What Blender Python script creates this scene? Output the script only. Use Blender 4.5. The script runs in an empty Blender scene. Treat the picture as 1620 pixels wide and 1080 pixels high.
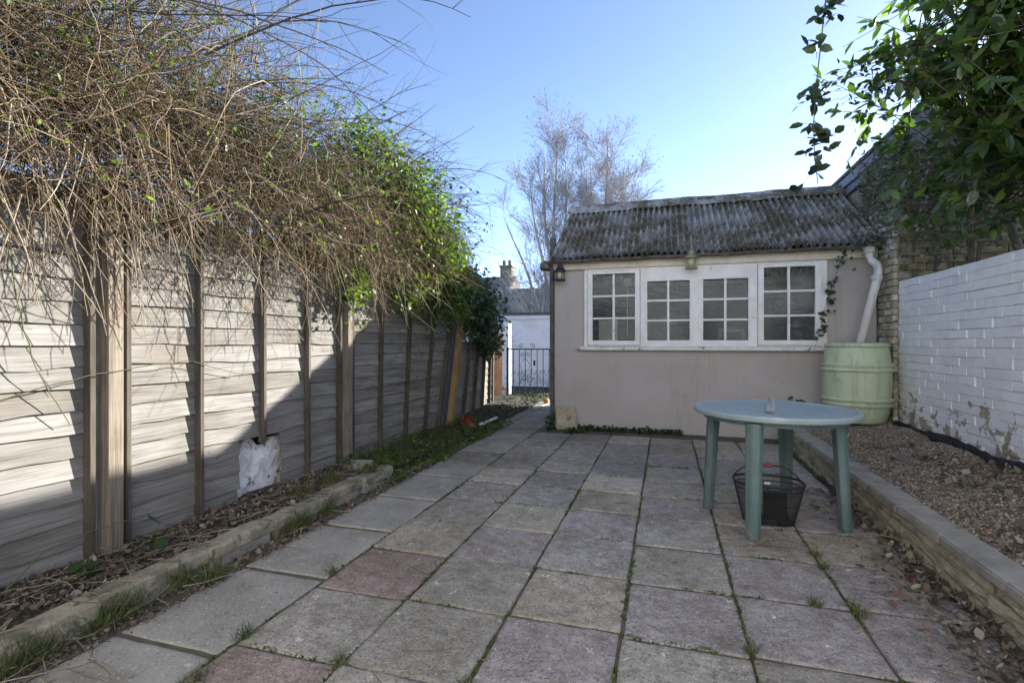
import bpy, bmesh, math, random
import numpy as np
from mathutils import Matrix, Vector
R = math.radians
random.seed(7); RNG = np.random.default_rng(7)
sc = bpy.context.scene
COL = sc.collection

# ------------------------------------------------------------------ camera, sky, sun, exposure
cd = bpy.data.cameras.new('camera'); cam = bpy.data.objects.new('camera', cd); COL.objects.link(cam)
cd.sensor_width = 36; cd.lens = 17.67; cd.clip_start = .05; cd.clip_end = 2000
cam.location = (0, 0, 1.13); cam.rotation_euler = (R(90), 0, R(16.93)); sc.camera = cam
SUN = Vector((1, 1.14, .6)).normalized()
w = bpy.data.worlds.new('World'); sc.world = w; w.use_nodes = True
nt = w.node_tree; bg = nt.nodes['Background']
sky = nt.nodes.new('ShaderNodeTexSky'); sky.sky_type = 'NISHITA'; sky.sun_disc = False
sky.sun_elevation = math.asin(SUN.z); sky.sun_rotation = math.atan2(SUN.x, SUN.y)
sky.altitude = 50; sky.air_density = .33; sky.dust_density = .08; sky.ozone_density = .0
nt.links.new(sky.outputs[0], bg.inputs[0]); bg.inputs[1].default_value = .15
sl = bpy.data.lights.new('sun', 'SUN'); sl.energy = 4.4; sl.angle = R(.5); sl.color = (1, .96, .9)
so = bpy.data.objects.new('sun', sl); COL.objects.link(so); so.location = (8, 9, 12)
so.rotation_euler = SUN.to_track_quat('Z', 'Y').to_euler()
vs = sc.view_settings; vs.view_transform = 'Standard'; vs.look = 'None'; vs.exposure = 2.0; vs.gamma = 1; vs.use_curve_mapping = False
sc.cycles.max_bounces = 8; sc.cycles.transparent_max_bounces = 16

# ------------------------------------------------------------------ materials
def N(nt, t, **kw):
    n = nt.nodes.new('ShaderNode' + t)
    for k, v in kw.items():
        if k.startswith('i_'): n.inputs[k[2:].replace('_', ' ')].default_value = v
        else: setattr(n, k, v)
    return n
def ramp(nt, fac, stops):
    r = nt.nodes.new('ShaderNodeValToRGB'); e = r.color_ramp.elements
    while len(e) < len(stops): e.new(.5)
    for el, (p, c) in zip(e, stops):
        el.position = p; el.color = (c, c, c, 1) if isinstance(c, (int, float)) else (*c, 1)
    nt.links.new(fac, r.inputs[0]); return r.outputs[0]
def mixc(nt, fac, a, b, mode='MIX'):
    m = nt.nodes.new('ShaderNodeMix'); m.data_type = 'RGBA'; m.blend_type = mode
    for s, v in ((m.inputs[0], fac), (m.inputs[6], a), (m.inputs[7], b)):
        if isinstance(v, bpy.types.NodeSocket): nt.links.new(v, s)
        elif isinstance(v, (int, float)): s.default_value = v
        else: s.default_value = (*v, 1)
    return m.outputs[2]
def coords(nt, stretch=(1, 1, 1), rnd=True):
    tc = N(nt, 'TexCoord'); mp = N(nt, 'Mapping'); mp.inputs['Scale'].default_value = stretch
    nt.links.new(tc.outputs['Object'], mp.inputs[0]); out = mp.outputs[0]
    if rnd:
        oi = N(nt, 'ObjectInfo'); vm = N(nt, 'VectorMath', operation='MULTIPLY_ADD')
        nt.links.new(oi.outputs['Random'], vm.inputs[0]); vm.inputs[1].default_value = (17, 31, 23); nt.links.new(out, vm.inputs[2]); out = vm.outputs[0]
    return out
def noise(nt, co, scale, detail=5, rough=.6, dist=0):
    n = N(nt, 'TexNoise'); n.inputs['Scale'].default_value = scale; n.inputs['Detail'].default_value = detail
    n.inputs['Roughness'].default_value = rough; n.inputs['Distortion'].default_value = dist
    nt.links.new(co, n.inputs['Vector']); return n.outputs['Fac']
def newmat(name):
    m = bpy.data.materials.new(name); m.use_nodes = True
    nt = m.node_tree; return m, nt, nt.nodes['Principled BSDF']
def bump(nt, b, h, strength, dist=.01):
    n = N(nt, 'Bump'); n.inputs['Strength'].default_value = strength; n.inputs['Distance'].default_value = dist
    nt.links.new(h, n.inputs['Height']); nt.links.new(n.outputs[0], b.inputs['Normal'])
def mat(name, stops, scale=8, rough=.85, bmp=.3, bscale=60, stretch=(1, 1, 1), rnd=True, spec=.25, metal=0,
        spots=None, tint=False, bdist=.006, detail=6, dist=0):
    """noise ramp + optional spots [(scale, threshold, width, colour)] + optional object-colour tint"""
    m, nt, b = newmat(name); co = coords(nt, stretch, rnd)
    c = ramp(nt, noise(nt, co, scale, detail, .62, dist), stops)
    for k, (s, t, wd, cc) in enumerate(spots or []):
        c = mixc(nt, ramp(nt, noise(nt, co, s, 5, .65, .3), [(t, 0.), (t + wd, 1.)]), c, cc)
    if tint:
        ge = N(nt, 'NewGeometry'); c = mixc(nt, ramp(nt, noise(nt, ge.outputs['Position'], 1.4, 8, .68), [(.42, 0.), (.62, .75)]), c, mixc(nt, 1., c, (.66, .65, .6), 'MULTIPLY'))
        c = mixc(nt, ramp(nt, noise(nt, ge.outputs['Position'], 8, 7, .7), [(.58, 0.), (.66, .6)]), c, mixc(nt, 1., c, (.55, .56, .48), 'MULTIPLY'))
        oi = N(nt, 'ObjectInfo'); c = mixc(nt, 1., c, oi.outputs['Color'], 'MULTIPLY')
    nt.links.new(c, b.inputs['Base Color']); b.inputs['Roughness'].default_value = rough
    b.inputs['Specular IOR Level'].default_value = spec; b.inputs['Metallic'].default_value = metal
    if bmp: bump(nt, b, noise(nt, co, bscale, 6, .65), bmp, bdist)
    return m
def attrmat(name, stops, rough=.6, trans=0., spec=.3, tcol=None):
    """colour from the per-piece 'rnd' attribute; trans = share of light passing through (leaves)"""
    m, nt, b = newmat(name); at = N(nt, 'Attribute'); at.attribute_name = 'rnd'
    c = ramp(nt, at.outputs['Fac'], stops); nt.links.new(c, b.inputs['Base Color'])
    b.inputs['Roughness'].default_value = rough; b.inputs['Specular IOR Level'].default_value = spec
    if trans:
        t = N(nt, 'BsdfTranslucent'); cc = mixc(nt, 1., c, tcol or (1.6, 1.9, .7), 'MULTIPLY'); nt.links.new(cc, t.inputs[0])
        mx = N(nt, 'MixShader'); mx.inputs[0].default_value = trans
        nt.links.new(b.outputs[0], mx.inputs[1]); nt.links.new(t.outputs[0], mx.inputs[2])
        nt.links.new(mx.outputs[0], nt.nodes['Material Output'].inputs[0])
    return m
M = {}
M['soil'] = mat('soil', [(.3, (.035, .027, .02)), (.6, (.075, .058, .042)), (.8, (.12, .1, .075))], 14, .95, .8, 50, bdist=.02)
M['bedding'] = mat('bedding', [(.3, (.075, .065, .048)), (.55, (.13, .115, .085)), (.75, (.1, .11, .055))], 9, .95, .6, 80)
M['slab'] = mat('slab', [(.3, (.55, .52, .49)), (.5, (.86, .84, .81)), (.7, (1.12, 1.09, 1.05))], 16, .85, 1., 30, spec=.2, tint=True, bdist=.012, detail=10,
                spots=[(3.1, .57, .1, (.68, .64, .59)), (75, .54, .06, (.5, .47, .43)), (110, .58, .05, (1.45, 1.4, 1.32)), (14, .66, .02, (1.65, 1.62, 1.55)), (6, .6, .12, (.55, .55, .45))])
M['concrete'] = mat('concrete_slab', [(.3, (.24, .225, .195)), (.55, (.335, .315, .275)), (.8, (.42, .395, .345))], 4, .9, .6, 90, bdist=.004,
                    spots=[(80, .58, .05, (.52, .48, .41)), (60, .6, .05, (.15, .13, .105)), (26, .66, .03, (.55, .45, .34)), (2.2, .58, .12, (.22, .2, .155))])
M['edging'] = mat('edging_stone', [(.3, (.2, .175, .125)), (.55, (.34, .3, .225)), (.8, (.44, .4, .32))], 9, .9, .9, 45, bdist=.008,
                  spots=[(5, .53, .1, (.18, .17, .12)), (14, .56, .06, (.12, .13, .07))])
M['wallstone'] = mat('retaining_stone', [(.25, (.2, .17, .115)), (.5, (.38, .33, .235)), (.75, (.52, .46, .35))], 7, .9, 1., 30, bdist=.015,
                     spots=[(4, .57, .1, (.2, .175, .115)), (10, .6, .08, (.13, .135, .065))])
M['coping'] = mat('coping_stone', [(.3, (.22, .205, .175)), (.55, (.32, .3, .26)), (.8, (.4, .38, .33))], 6, .9, .7, 70, bdist=.005,
                  spots=[(5, .6, .1, (.13, .13, .085)), (40, .68, .04, (.42, .41, .38))])
def wood(name, stops, knots=(.12, .09, .06), stretch=(1, .05, 1), rough=.85, spots=None):
    m, nt, b = newmat(name); co = coords(nt, stretch)
    co2 = coords(nt, tuple(v if v > .1 else v * .6 for v in stretch)); fa = N(nt, 'Math', operation='MULTIPLY_ADD'); nt.links.new(noise(nt, co2, 110, 4, .6, .15), fa.inputs[0]); fa.inputs[1].default_value = .55; hf = N(nt, 'Math', operation='MULTIPLY'); nt.links.new(noise(nt, co, 26, 8, .65, .2), hf.inputs[0]); hf.inputs[1].default_value = .45; nt.links.new(hf.outputs[0], fa.inputs[2])
    c = ramp(nt, fa.outputs[0], stops)
    c2 = coords(nt, (1, .5, 1)); c = mixc(nt, ramp(nt, noise(nt, c2, 3.4, 4), [(.5, 0.), (.72, .75)]), c, mixc(nt, 1., c, (.62, .58, .52), 'MULTIPLY'))
    c = mixc(nt, ramp(nt, noise(nt, c2, 11, 3, .5, 1), [(.7, 0.), (.76, .8)]), c, knots)
    for (s, t, wd, cc) in spots or []: c = mixc(nt, ramp(nt, noise(nt, c2, s, 5), [(t, 0.), (t + wd, .85)]), c, cc)
    oi = N(nt, 'ObjectInfo'); c = mixc(nt, 1., c, ramp(nt, oi.outputs['Random'], [(0., (.8, .785, .755)), (.5, (.95, .95, .95)), (1., (1.1, 1.1, 1.1))]), 'MULTIPLY')
    nt.links.new(c, b.inputs['Base Color']); b.inputs['Roughness'].default_value = rough; b.inputs['Specular IOR Level'].default_value = .2
    bump(nt, b, noise(nt, co, 60, 7, .7, .15), .5, .004); return m
M['board'] = wood('fence_board', [(.34, (.105, .097, .085)), (.46, (.18, .17, .152)), (.55, (.225, .214, .195)), (.68, (.27, .26, .24))], (.085, .068, .05), spots=[(2.1, .58, .14, (.15, .132, .108)), (5, .64, .08, (.2, .17, .13)), (28, .7, .03, (.065, .055, .042))])
M['board_old'] = wood('fence_board_old', [(.36, (.1, .09, .075)), (.5, (.21, .195, .165)), (.64, (.31, .295, .26))], (.1, .085, .06), spots=[(3, .58, .1, (.11, .12, .06))])
M['batten'] = wood('fence_batten', [(.36, (.045, .038, .03)), (.5, (.085, .073, .057)), (.64, (.135, .118, .095))], stretch=(1, 1, .05))  # brown-grey wood, darkened further to stand in for side shade and shadow
M['post'] = wood('fence_post', [(.36, (.1, .08, .057)), (.5, (.17, .142, .107)), (.64, (.25, .22, .175))], stretch=(1, 1, .05), spots=[(2.2, .6, .1, (.17, .112, .062))])
M['post_dark'] = wood('post_dark', [(.25, (.05, .05, .052)), (.6, (.09, .09, .095))], stretch=(1, 1, .05))
M['post_brown'] = wood('post_brown', [(.25, (.16, .1, .035)), (.6, (.31, .2, .075))], stretch=(1, 1, .05), spots=[(5, .6, .1, (.12, .13, .05))])
M['rubble'] = mat('white_rubble', [(.3, (.45, .45, .45)), (.55, (.75, .75, .74))], 9, .9, .8, 30, bdist=.015, spots=[(8, .6, .06, (.12, .11, .09))])
M['render'] = mat('shed_render', [(.25, (.38, .355, .338)), (.5, (.43, .402, .385)), (.8, (.465, .435, .418))], 1.6, .85, .25, 120, bdist=.003, rnd=False,
                  spots=[(2.6, .6, .2, (.41, .365, .34)), (22, .765, .02, (.24, .21, .19)), (5, .72, .05, (.35, .32, .27)), (17, .79, .008, (.7, .68, .65))])
def wallwear(m):
    nt = m.node_tree; b = nt.nodes['Principled BSDF']; c = b.inputs['Base Color'].links[0].from_socket
    co = coords(nt, (1, 1, 1), False); ds = N(nt, 'VectorMath', operation='MULTIPLY_ADD'); nz = N(nt, 'TexNoise'); nz.inputs['Scale'].default_value = 3; nz.inputs['Detail'].default_value = 5; nt.links.new(co, nz.inputs['Vector'])
    nt.links.new(nz.outputs['Color'], ds.inputs[0]); ds.inputs[1].default_value = (.35, .35, .35); nt.links.new(co, ds.inputs[2])
    vo = N(nt, 'TexVoronoi'); vo.feature = 'DISTANCE_TO_EDGE'; vo.inputs['Scale'].default_value = .75; nt.links.new(ds.outputs[0], vo.inputs['Vector'])
    c = mixc(nt, ramp(nt, vo.outputs['Distance'], [(.001, .35), (.004, 0.)]), c, (.27, .235, .21))
    st = coords(nt, (1, 1, .09), False); c = mixc(nt, ramp(nt, noise(nt, st, 9, 5, .7), [(.55, 0.), (.72, .5)]), c, (.3, .27, .235))
    c = mixc(nt, ramp(nt, noise(nt, co, 1.1, 7, .7), [(.52, 0.), (.64, .35)]), c, (.34, .31, .29))
    nt.links.new(c, b.inputs['Base Color'])
wallwear(M['render'])
M['white'] = mat('white_paint', [(.3, (.66, .66, .65)), (.6, (.79, .79, .78))], 6, .55, .3, 70, bdist=.003, spots=[(9, .66, .04, (.55, .53, .48)), (24, .67, .02, (.25, .21, .16)), (45, .66, .02, (.4, .36, .3))])
M['sill'] = mat('peeling_sill', [(.3, (.6, .59, .57)), (.6, (.78, .77, .75))], 6, .65, .6, 60, bdist=.004, spots=[(9, .58, .03, (.3, .26, .2)), (26, .64, .03, (.12, .1, .09))])
M['cream'] = mat('cream_paint', [(.3, (.5, .47, .39)), (.6, (.66, .63, .53))], 7, .6, .3, 60, bdist=.003, spots=[(16, .66, .05, (.25, .22, .16))])
M['gutter'] = mat('old_gutter', [(.3, (.06, .055, .045)), (.6, (.15, .14, .12)), (.8, (.25, .24, .21))], 14, .9, .8, 40, spots=[(8, .55, .1, (.07, .065, .03)), (30, .66, .04, (.38, .38, .35))])
M['dark_trim'] = mat('dark_trim', [(.3, (.06, .058, .055)), (.7, (.13, .125, .115))], 10, .85, .4, 40)
def roofmat():
    m, nt, b = newmat('asbestos_roof'); co = coords(nt, (1, 1, 1), False); cs = coords(nt, (1, .35, .35), False)
    c = ramp(nt, noise(nt, cs, 9, 7, .65), [(.3, (.15, .14, .125)), (.5, (.3, .285, .26)), (.72, (.45, .43, .4))])
    c = mixc(nt, ramp(nt, noise(nt, co, 2.4, 6, .72), [(.44, 0.), (.54, .92)]), c, ramp(nt, noise(nt, co, 30, 4), [(.3, (.045, .037, .018)), (.7, (.16, .13, .07))]))
    c = mixc(nt, ramp(nt, noise(nt, co, 22, 6, .75), [(.56, 0.), (.62, .85)]), c, (.55, .53, .48))
    c = mixc(nt, ramp(nt, noise(nt, co, 40, 5, .7), [(.6, 0.), (.66, .8)]), c, (.06, .054, .036))
    nt.links.new(c, b.inputs['Base Color']); b.inputs['Roughness'].default_value = .95; b.inputs['Specular IOR Level'].default_value = .15
    bump(nt, b, noise(nt, co, 40, 7, .7), .5, .01); return m
M['roof'] = roofmat()
def glassmat():
    m, nt, b = newmat('dusty_glass'); co = coords(nt)
    st = coords(nt, (1, 1, 4.5))
    oi = N(nt, 'ObjectInfo'); d = ramp(nt, noise(nt, st, 5, 8, .62, 2.6), [(.42, .05), (.56, .13), (.585, .42), (.61, .1), (.7, .16), (.72, .5), (.75, .14)])
    mu = N(nt, 'Math', operation='MULTIPLY'); nt.links.new(d, mu.inputs[0]); nt.links.new(ramp(nt, oi.outputs['Random'], [(0., .35), (1., 1.25)]), mu.inputs[1]); d = mu.outputs[0]
    tr = N(nt, 'BsdfTransparent'); tr.inputs[0].default_value = (.9, .93, .92, 1)
    df = N(nt, 'BsdfDiffuse'); df.inputs[0].default_value = (.36, .38, .4, 1)  # dust and cobwebs; the bluish tone also stands in for pane reflections
    m1 = N(nt, 'MixShader'); nt.links.new(d, m1.inputs[0]); nt.links.new(tr.outputs[0], m1.inputs[1]); nt.links.new(df.outputs[0], m1.inputs[2])
    gl = N(nt, 'BsdfGlossy'); gl.inputs['Roughness'].default_value = .12
    fr = N(nt, 'Fresnel'); fr.inputs[0].default_value = 1.3
    m2 = N(nt, 'MixShader'); nt.links.new(fr.outputs[0], m2.inputs[0]); nt.links.new(m1.outputs[0], m2.inputs[1]); nt.links.new(gl.outputs[0], m2.inputs[2])
    nt.links.new(m2.outputs[0], nt.nodes['Material Output'].inputs[0]); return m
M['glass'] = glassmat()
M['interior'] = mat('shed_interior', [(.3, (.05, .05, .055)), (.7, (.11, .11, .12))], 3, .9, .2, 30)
M['oldwood'] = wood('old_wood', [(.25, (.16, .12, .08)), (.6, (.33, .26, .18))])
M['palewood'] = mat('pale_board', [(.3, (.45, .42, .38)), (.7, (.62, .59, .54))], 5, .8, .2, 40)
def whitebrick():
    m, nt, b = newmat('painted_brick'); tc = N(nt, 'TexCoord'); g = N(nt, 'NewGeometry'); co = g.outputs['Position']
    pa = ramp(nt, noise(nt, co, 5, 5), [(.3, (.76, .75, .73)), (.6, (.86, .85, .83))])
    oi = N(nt, 'ObjectInfo'); br = ramp(nt, oi.outputs['Random'], [(.0, (.34, .3, .21)), (.35, (.42, .37, .27)), (.7, (.33, .24, .18)), (1., (.46, .42, .33))])
    sx = N(nt, 'SeparateXYZ'); nt.links.new(co, sx.inputs[0])
    hz = ramp(nt, sx.outputs['Z'], [(.3, .215), (.85, .0)])   # damp base of the wall loses its paint first
    ad = N(nt, 'Math', operation='ADD'); nt.links.new(noise(nt, co, 7, 5, .6, .4), ad.inputs[0]); nt.links.new(hz, ad.inputs[1])
    c = mixc(nt, ramp(nt, ad.outputs[0], [(.68, 0.), (.72, 1.)]), pa, br)
    c = mixc(nt, ramp(nt, oi.outputs['Random'], [(0., 0.), (1., .3)]), c, mixc(nt, 1., c, (.82, .81, .78), 'MULTIPLY'))
    c = mixc(nt, ramp(nt, noise(nt, co, 3.2, 6, .7), [(.56, 0.), (.7, .35)]), c, (.55, .54, .52))
    nt.links.new(c, b.inputs['Base Color']); b.inputs['Roughness'].default_value = .8; b.inputs['Specular IOR Level'].default_value = .2
    bump(nt, b, noise(nt, co, 45, 6), .6, .006); return m
M['wbrick'] = whitebrick()
M['ybrick'] = mat('stock_brick', [(.25, (.22, .19, .13)), (.5, (.4, .35, .25)), (.75, (.52, .47, .36))], 9, .9, .7, 50, spots=[(4, .58, .08, (.2, .19, .15)), (3.5, .54, .06, (.62, .6, .56))])
M['mbrick'] = mat('mossy_brick', [(.25, (.09, .075, .045)), (.5, (.19, .155, .095)), (.75, (.27, .23, .15))], 9, .9, .7, 50, spots=[(4, .53, .1, (.07, .075, .035))])
M['mortar'] = mat('mortar', [(.3, (.16, .145, .115)), (.7, (.3, .28, .23))], 20, .95, .5, 60)
M['wmortar'] = mat('painted_mortar', [(.3, (.4, .39, .36)), (.55, (.75, .75, .74))], 9, .9, .5, 60)
M['slate'] = mat('slate', [(.3, (.085, .08, .1)), (.6, (.15, .145, .175)), (.8, (.22, .215, .245))], 6, .6, .4, 40, spec=.4)
M['membrane'] = mat('weed_membrane', [(.3, (.012, .012, .014)), (.7, (.03, .03, .034))], 20, .75, .4, 90)
M['gravelbase'] = mat('gravel_base', [(.3, (.1, .08, .06)), (.6, (.22, .18, .13)), (.8, (.3, .26, .2))], 60, .95, .9, 110, bdist=.01)
M['pebble'] = attrmat('gravel_pebble', [(0, (.07, .052, .038)), (.2, (.18, .135, .09)), (.45, (.27, .21, .145)), (.7, (.34, .29, .225)), (.85, (.2, .18, .165)), (1, (.5, .46, .4))], .75)
M['litter'] = attrmat('leaf_litter', [(0, (.05, .04, .032)), (.3, (.13, .1, .075)), (.55, (.25, .195, .145)), (.7, (.19, .1, .075)), (.85, (.36, .32, .26)), (1, (.2, .23, .13))], .7, .15, tcol=(1, 1, 1))
M['twig'] = attrmat('dry_twig', [(0, (.05, .036, .024)), (.3, (.115, .078, .047)), (.6, (.19, .135, .08)), (.85, (.28, .215, .135)), (1, (.38, .32, .22))], .8, spec=.15)
M['darktwig'] = attrmat('dark_stem', [(0, (.03, .025, .02)), (.5, (.07, .055, .04)), (1, (.12, .1, .06))], .7)
M['straw'] = attrmat('straw', [(0, (.12, .092, .06)), (.5, (.22, .18, .12)), (1, (.35, .3, .22))], .8, spec=.15)
M['greenstem'] = attrmat('green_stem', [(0, (.045, .058, .018)), (.6, (.085, .095, .034)), (1, (.14, .14, .065))], .7)
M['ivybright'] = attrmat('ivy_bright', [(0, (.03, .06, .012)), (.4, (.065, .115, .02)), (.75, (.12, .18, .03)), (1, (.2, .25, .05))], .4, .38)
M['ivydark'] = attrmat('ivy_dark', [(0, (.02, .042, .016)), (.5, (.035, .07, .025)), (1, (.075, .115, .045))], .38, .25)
M['laurel'] = attrmat('laurel_leaf', [(0, (.03, .058, .018)), (.55, (.05, .09, .024)), (.85, (.08, .125, .03)), (1, (.13, .18, .04))], .33, .42, spec=.7, tcol=(2., 2.3, .6))
M['rose'] = attrmat('rose_leaf', [(0, (.015, .025, .012)), (.6, (.03, .048, .02)), (1, (.06, .085, .03))], .45, .14)  # greens darkened so the colour carries the backlit silhouette
M['greyivy'] = attrmat('grey_ivy', [(0, (.05, .07, .04)), (.5, (.09, .115, .065)), (.85, (.15, .16, .105)), (1, (.28, .25, .18))], .5, .25)
M['grass'] = attrmat('grass_blade', [(0, (.08, .11, .038)), (.6, (.15, .19, .065)), (1, (.32, .29, .16))], .5, .3)
M['moss'] = attrmat('joint_moss', [(0, (.03, .05, .012)), (.5, (.07, .1, .02)), (1, (.16, .18, .045))], .8, .15)
M['birch'] = mat('birch_bark', [(.3, (.3, .27, .25)), (.55, (.5, .47, .44)), (.8, (.62, .59, .56))], 3, .8, .3, 20, spots=[(6, .62, .05, (.07, .06, .055))])
M['birchtwig'] = attrmat('birch_twig', [(0, (.26, .235, .22)), (.6, (.43, .405, .385)), (1, (.62, .6, .575))], .8, spec=.1)
def plastic(name, c, rough=.45, dirt=(.3, .3, .28), amount=.4):
    m, nt, b = newmat(name); co = coords(nt)
    cc = mixc(nt, ramp(nt, noise(nt, co, 6, 6, .65), [(.4, 0.), (.75, amount)]), c, dirt)
    nt.links.new(cc, b.inputs['Base Color']); b.inputs['Roughness'].default_value = rough
    bump(nt, b, noise(nt, co, 60, 4), .1, .002); return m
M['table'] = plastic('green_plastic', (.075, .135, .125), .5, (.19, .23, .23), .6)
M['tabletop'] = plastic('green_plastic_top', (.25, .33, .345), .42, (.36, .41, .42), .7)
M['butt'] = plastic('pale_green_plastic', (.5, .58, .4), .5, (.36, .42, .27), .4)
M['pipe'] = plastic('white_plastic', (.72, .71, .68), .4, (.45, .42, .36), .5)
M['black'] = plastic('black_plastic', (.013, .013, .014), .45, (.05, .05, .05), .3)
M['iron'] = mat('wrought_iron', [(.3, (.012, .012, .013)), (.7, (.035, .032, .03))], 20, .6, .3, 60)
M['brass'] = mat('aged_brass', [(.3, (.22, .2, .1)), (.7, (.38, .36, .2))], 14, .5, .3, 60, metal=.4)
M['lampglass'] = plastic('lamp_glass', (.42, .43, .3), .25, (.3, .3, .2), .3)
M['red'] = plastic('red_plastic', (.28, .055, .04), .55, (.2, .08, .06), .5)
M['orange'] = plastic('orange_peel', (.65, .23, .02), .5, (.6, .3, .05), .3)
M['stone'] = mat('striped_stone', [(.35, (.13, .14, .16)), (.5, (.28, .29, .31)), (.6, (.15, .16, .18)), (.7, (.36, .37, .38))], 7, .75, .3, 50, stretch=(3, .4, .8))
M['foam'] = mat('white_foam', [(.3, (.7, .7, .7)), (.7, (.82, .82, .82))], 20, .8, .3, 90)
M['garage'] = mat('white_render', [(.3, (.6, .58, .57)), (.55, (.72, .71, .7)), (.8, (.78, .77, .76))], 2, .85, .3, 40, spots=[(2, .62, .1, (.5, .48, .45)), (8, .74, .02, (.2, .18, .16))])
M['orangebrick'] = mat('orange_panel', [(.3, (.36, .15, .06)), (.6, (.5, .235, .1)), (.8, (.55, .3, .16))], 7, .85, .5, 40, spots=[(9, .66, .05, (.14, .1, .06))])
M['rooftile'] = mat('roof_tile', [(.3, (.13, .115, .1)), (.6, (.22, .2, .18)), (.8, (.3, .28, .25))], 1.2, .9, .5, 8)
M['roofdark'] = mat('roof_slate_dark', [(.3, (.045, .043, .055)), (.7, (.09, .085, .1))], 1.2, .8, .4, 8)
M['darkglass'] = mat('far_window', [(.3, (.03, .035, .04)), (.7, (.07, .08, .09))], 2, .2, 0)

# ------------------------------------------------------------------ builders
def tag(o, label=None, cat=None, group=None, kind=None):
    for k, v in (('label', label), ('category', cat), ('group', group), ('kind', kind)):
        if v: o[k] = v
    return o
def thing(name, loc, label, cat, group=None):
    o = bpy.data.objects.new(name, None); COL.objects.link(o); o.location = loc; o.empty_display_size = .1
    return tag(o, label, cat, group)
def link(o, parent=None):
    COL.objects.link(o)
    if parent:
        o.parent = parent; L = parent.location.copy(); p = parent.parent
        if p and parent.type == 'EMPTY': L += p.location
        o.matrix_parent_inverse = (Matrix.Translation(-wloc(parent)))
    return o
def wloc(o):
    # parents here are only ever translated (things) or identity-placed meshes
    return o.location.copy()
def obj(name, me, m, parent=None, smooth=False, loc=None, rot=None, color=None):
    if m and not me.materials: me.materials.append(m)
    if smooth: me.shade_smooth()
    o = bpy.data.objects.new(name, me); link(o, parent)
    if loc is not None: o.location = loc
    if rot is not None: o.rotation_euler = rot
    if color is not None: o.color = (*color, 1)
    return o
def pyd(name, v, f):
    me = bpy.data.meshes.new(name); me.from_pydata([tuple(a) for a in v], [], [tuple(a) for a in f]); me.validate(); return me
def npmesh(name, v, f, rnd=None):
    """v (n,3), f (m,k) numpy; optional per-vertex rnd attribute"""
    me = bpy.data.meshes.new(name); v = np.ascontiguousarray(v, np.float32); f = np.ascontiguousarray(f, np.int32)
    me.vertices.add(len(v)); me.vertices.foreach_set('co', v.ravel())
    k = f.shape[1]; me.loops.add(f.size); me.loops.foreach_set('vertex_index', f.ravel())
    me.polygons.add(len(f)); me.polygons.foreach_set('loop_start', np.arange(0, f.size, k, dtype=np.int32))
    me.polygons.foreach_set('loop_total', np.full(len(f), k, np.int32)); me.update(calc_edges=True)
    if rnd is not None:
        a = me.attributes.new('rnd', 'FLOAT', 'POINT'); a.data.foreach_set('value', np.ascontiguousarray(rnd, np.float32))
    return me
class MB:
    def __init__(s): s.v = []; s.f = []
    def add(s, v, f):
        n = len(s.v); s.v += [tuple(a) for a in v]; s.f += [tuple(i + n for i in q) for q in f]; return s
    def box(s, x0, x1, y0, y1, z0, z1, j=0):
        r = lambda: random.uniform(-j, j)
        v = [(x + r(), y + r(), z + r()) for z in (z0, z1) for y in (y0, y1) for x in (x0, x1)]
        return s.add(v, [(0, 2, 3, 1), (4, 5, 7, 6), (0, 1, 5, 4), (2, 6, 7, 3), (0, 4, 6, 2), (1, 3, 7, 5)])
    def tube(s, pts, r, n=8, cap=True):
        pts = [Vector(p) for p in pts]; rr = r if isinstance(r, (list, tuple)) else [r] * len(pts); b = len(s.v); V = []; F = []
        for i, p in enumerate(pts):
            t = (pts[min(i + 1, len(pts) - 1)] - pts[max(i - 1, 0)]).normalized()
            u = t.cross(Vector((0, 0, 1)) if abs(t.z) < .9 else Vector((1, 0, 0))).normalized(); w_ = t.cross(u)
            for k in range(n):
                a = 2 * math.pi * k / n; V.append(p + (u * math.cos(a) + w_ * math.sin(a)) * rr[i])
        for i in range(len(pts) - 1):
            for k in range(n): F.append((i * n + k, i * n + (k + 1) % n, (i + 1) * n + (k + 1) % n, (i + 1) * n + k))
        if cap: F += [tuple(range(n - 1, -1, -1)), tuple((len(pts) - 1) * n + k for k in range(n))]
        return s.add(V, F)
    def lathe(s, prof, cx, cy, n=40):
        V = [(cx + r * math.cos(2 * math.pi * k / n), cy + r * math.sin(2 * math.pi * k / n), z) for r, z in prof for k in range(n)]
        F = [(i * n + k, i * n + (k + 1) % n, (i + 1) * n + (k + 1) % n, (i + 1) * n + k) for i in range(len(prof) - 1) for k in range(n)]
        F += [tuple(range(n - 1, -1, -1)), tuple((len(prof) - 1) * n + k for k in range(n))]
        return s.add(V, F)
    def mesh(s, name, bev=0, seg=1):
        me = pyd(name, s.v, s.f)
        if bev:
            bm = bmesh.new(); bm.from_mesh(me)
            bmesh.ops.bevel(bm, geom=[e for e in bm.edges if e.is_manifold and e.calc_face_angle(0) > .5], offset=bev, segments=seg, affect='EDGES', clamp_overlap=True); bm.to_mesh(me); bm.free()
        return me
    def build(s, name, m, parent=None, bev=0, seg=1, smooth=False): return obj(name, s.mesh(name, bev, seg), m, parent, smooth)
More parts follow.
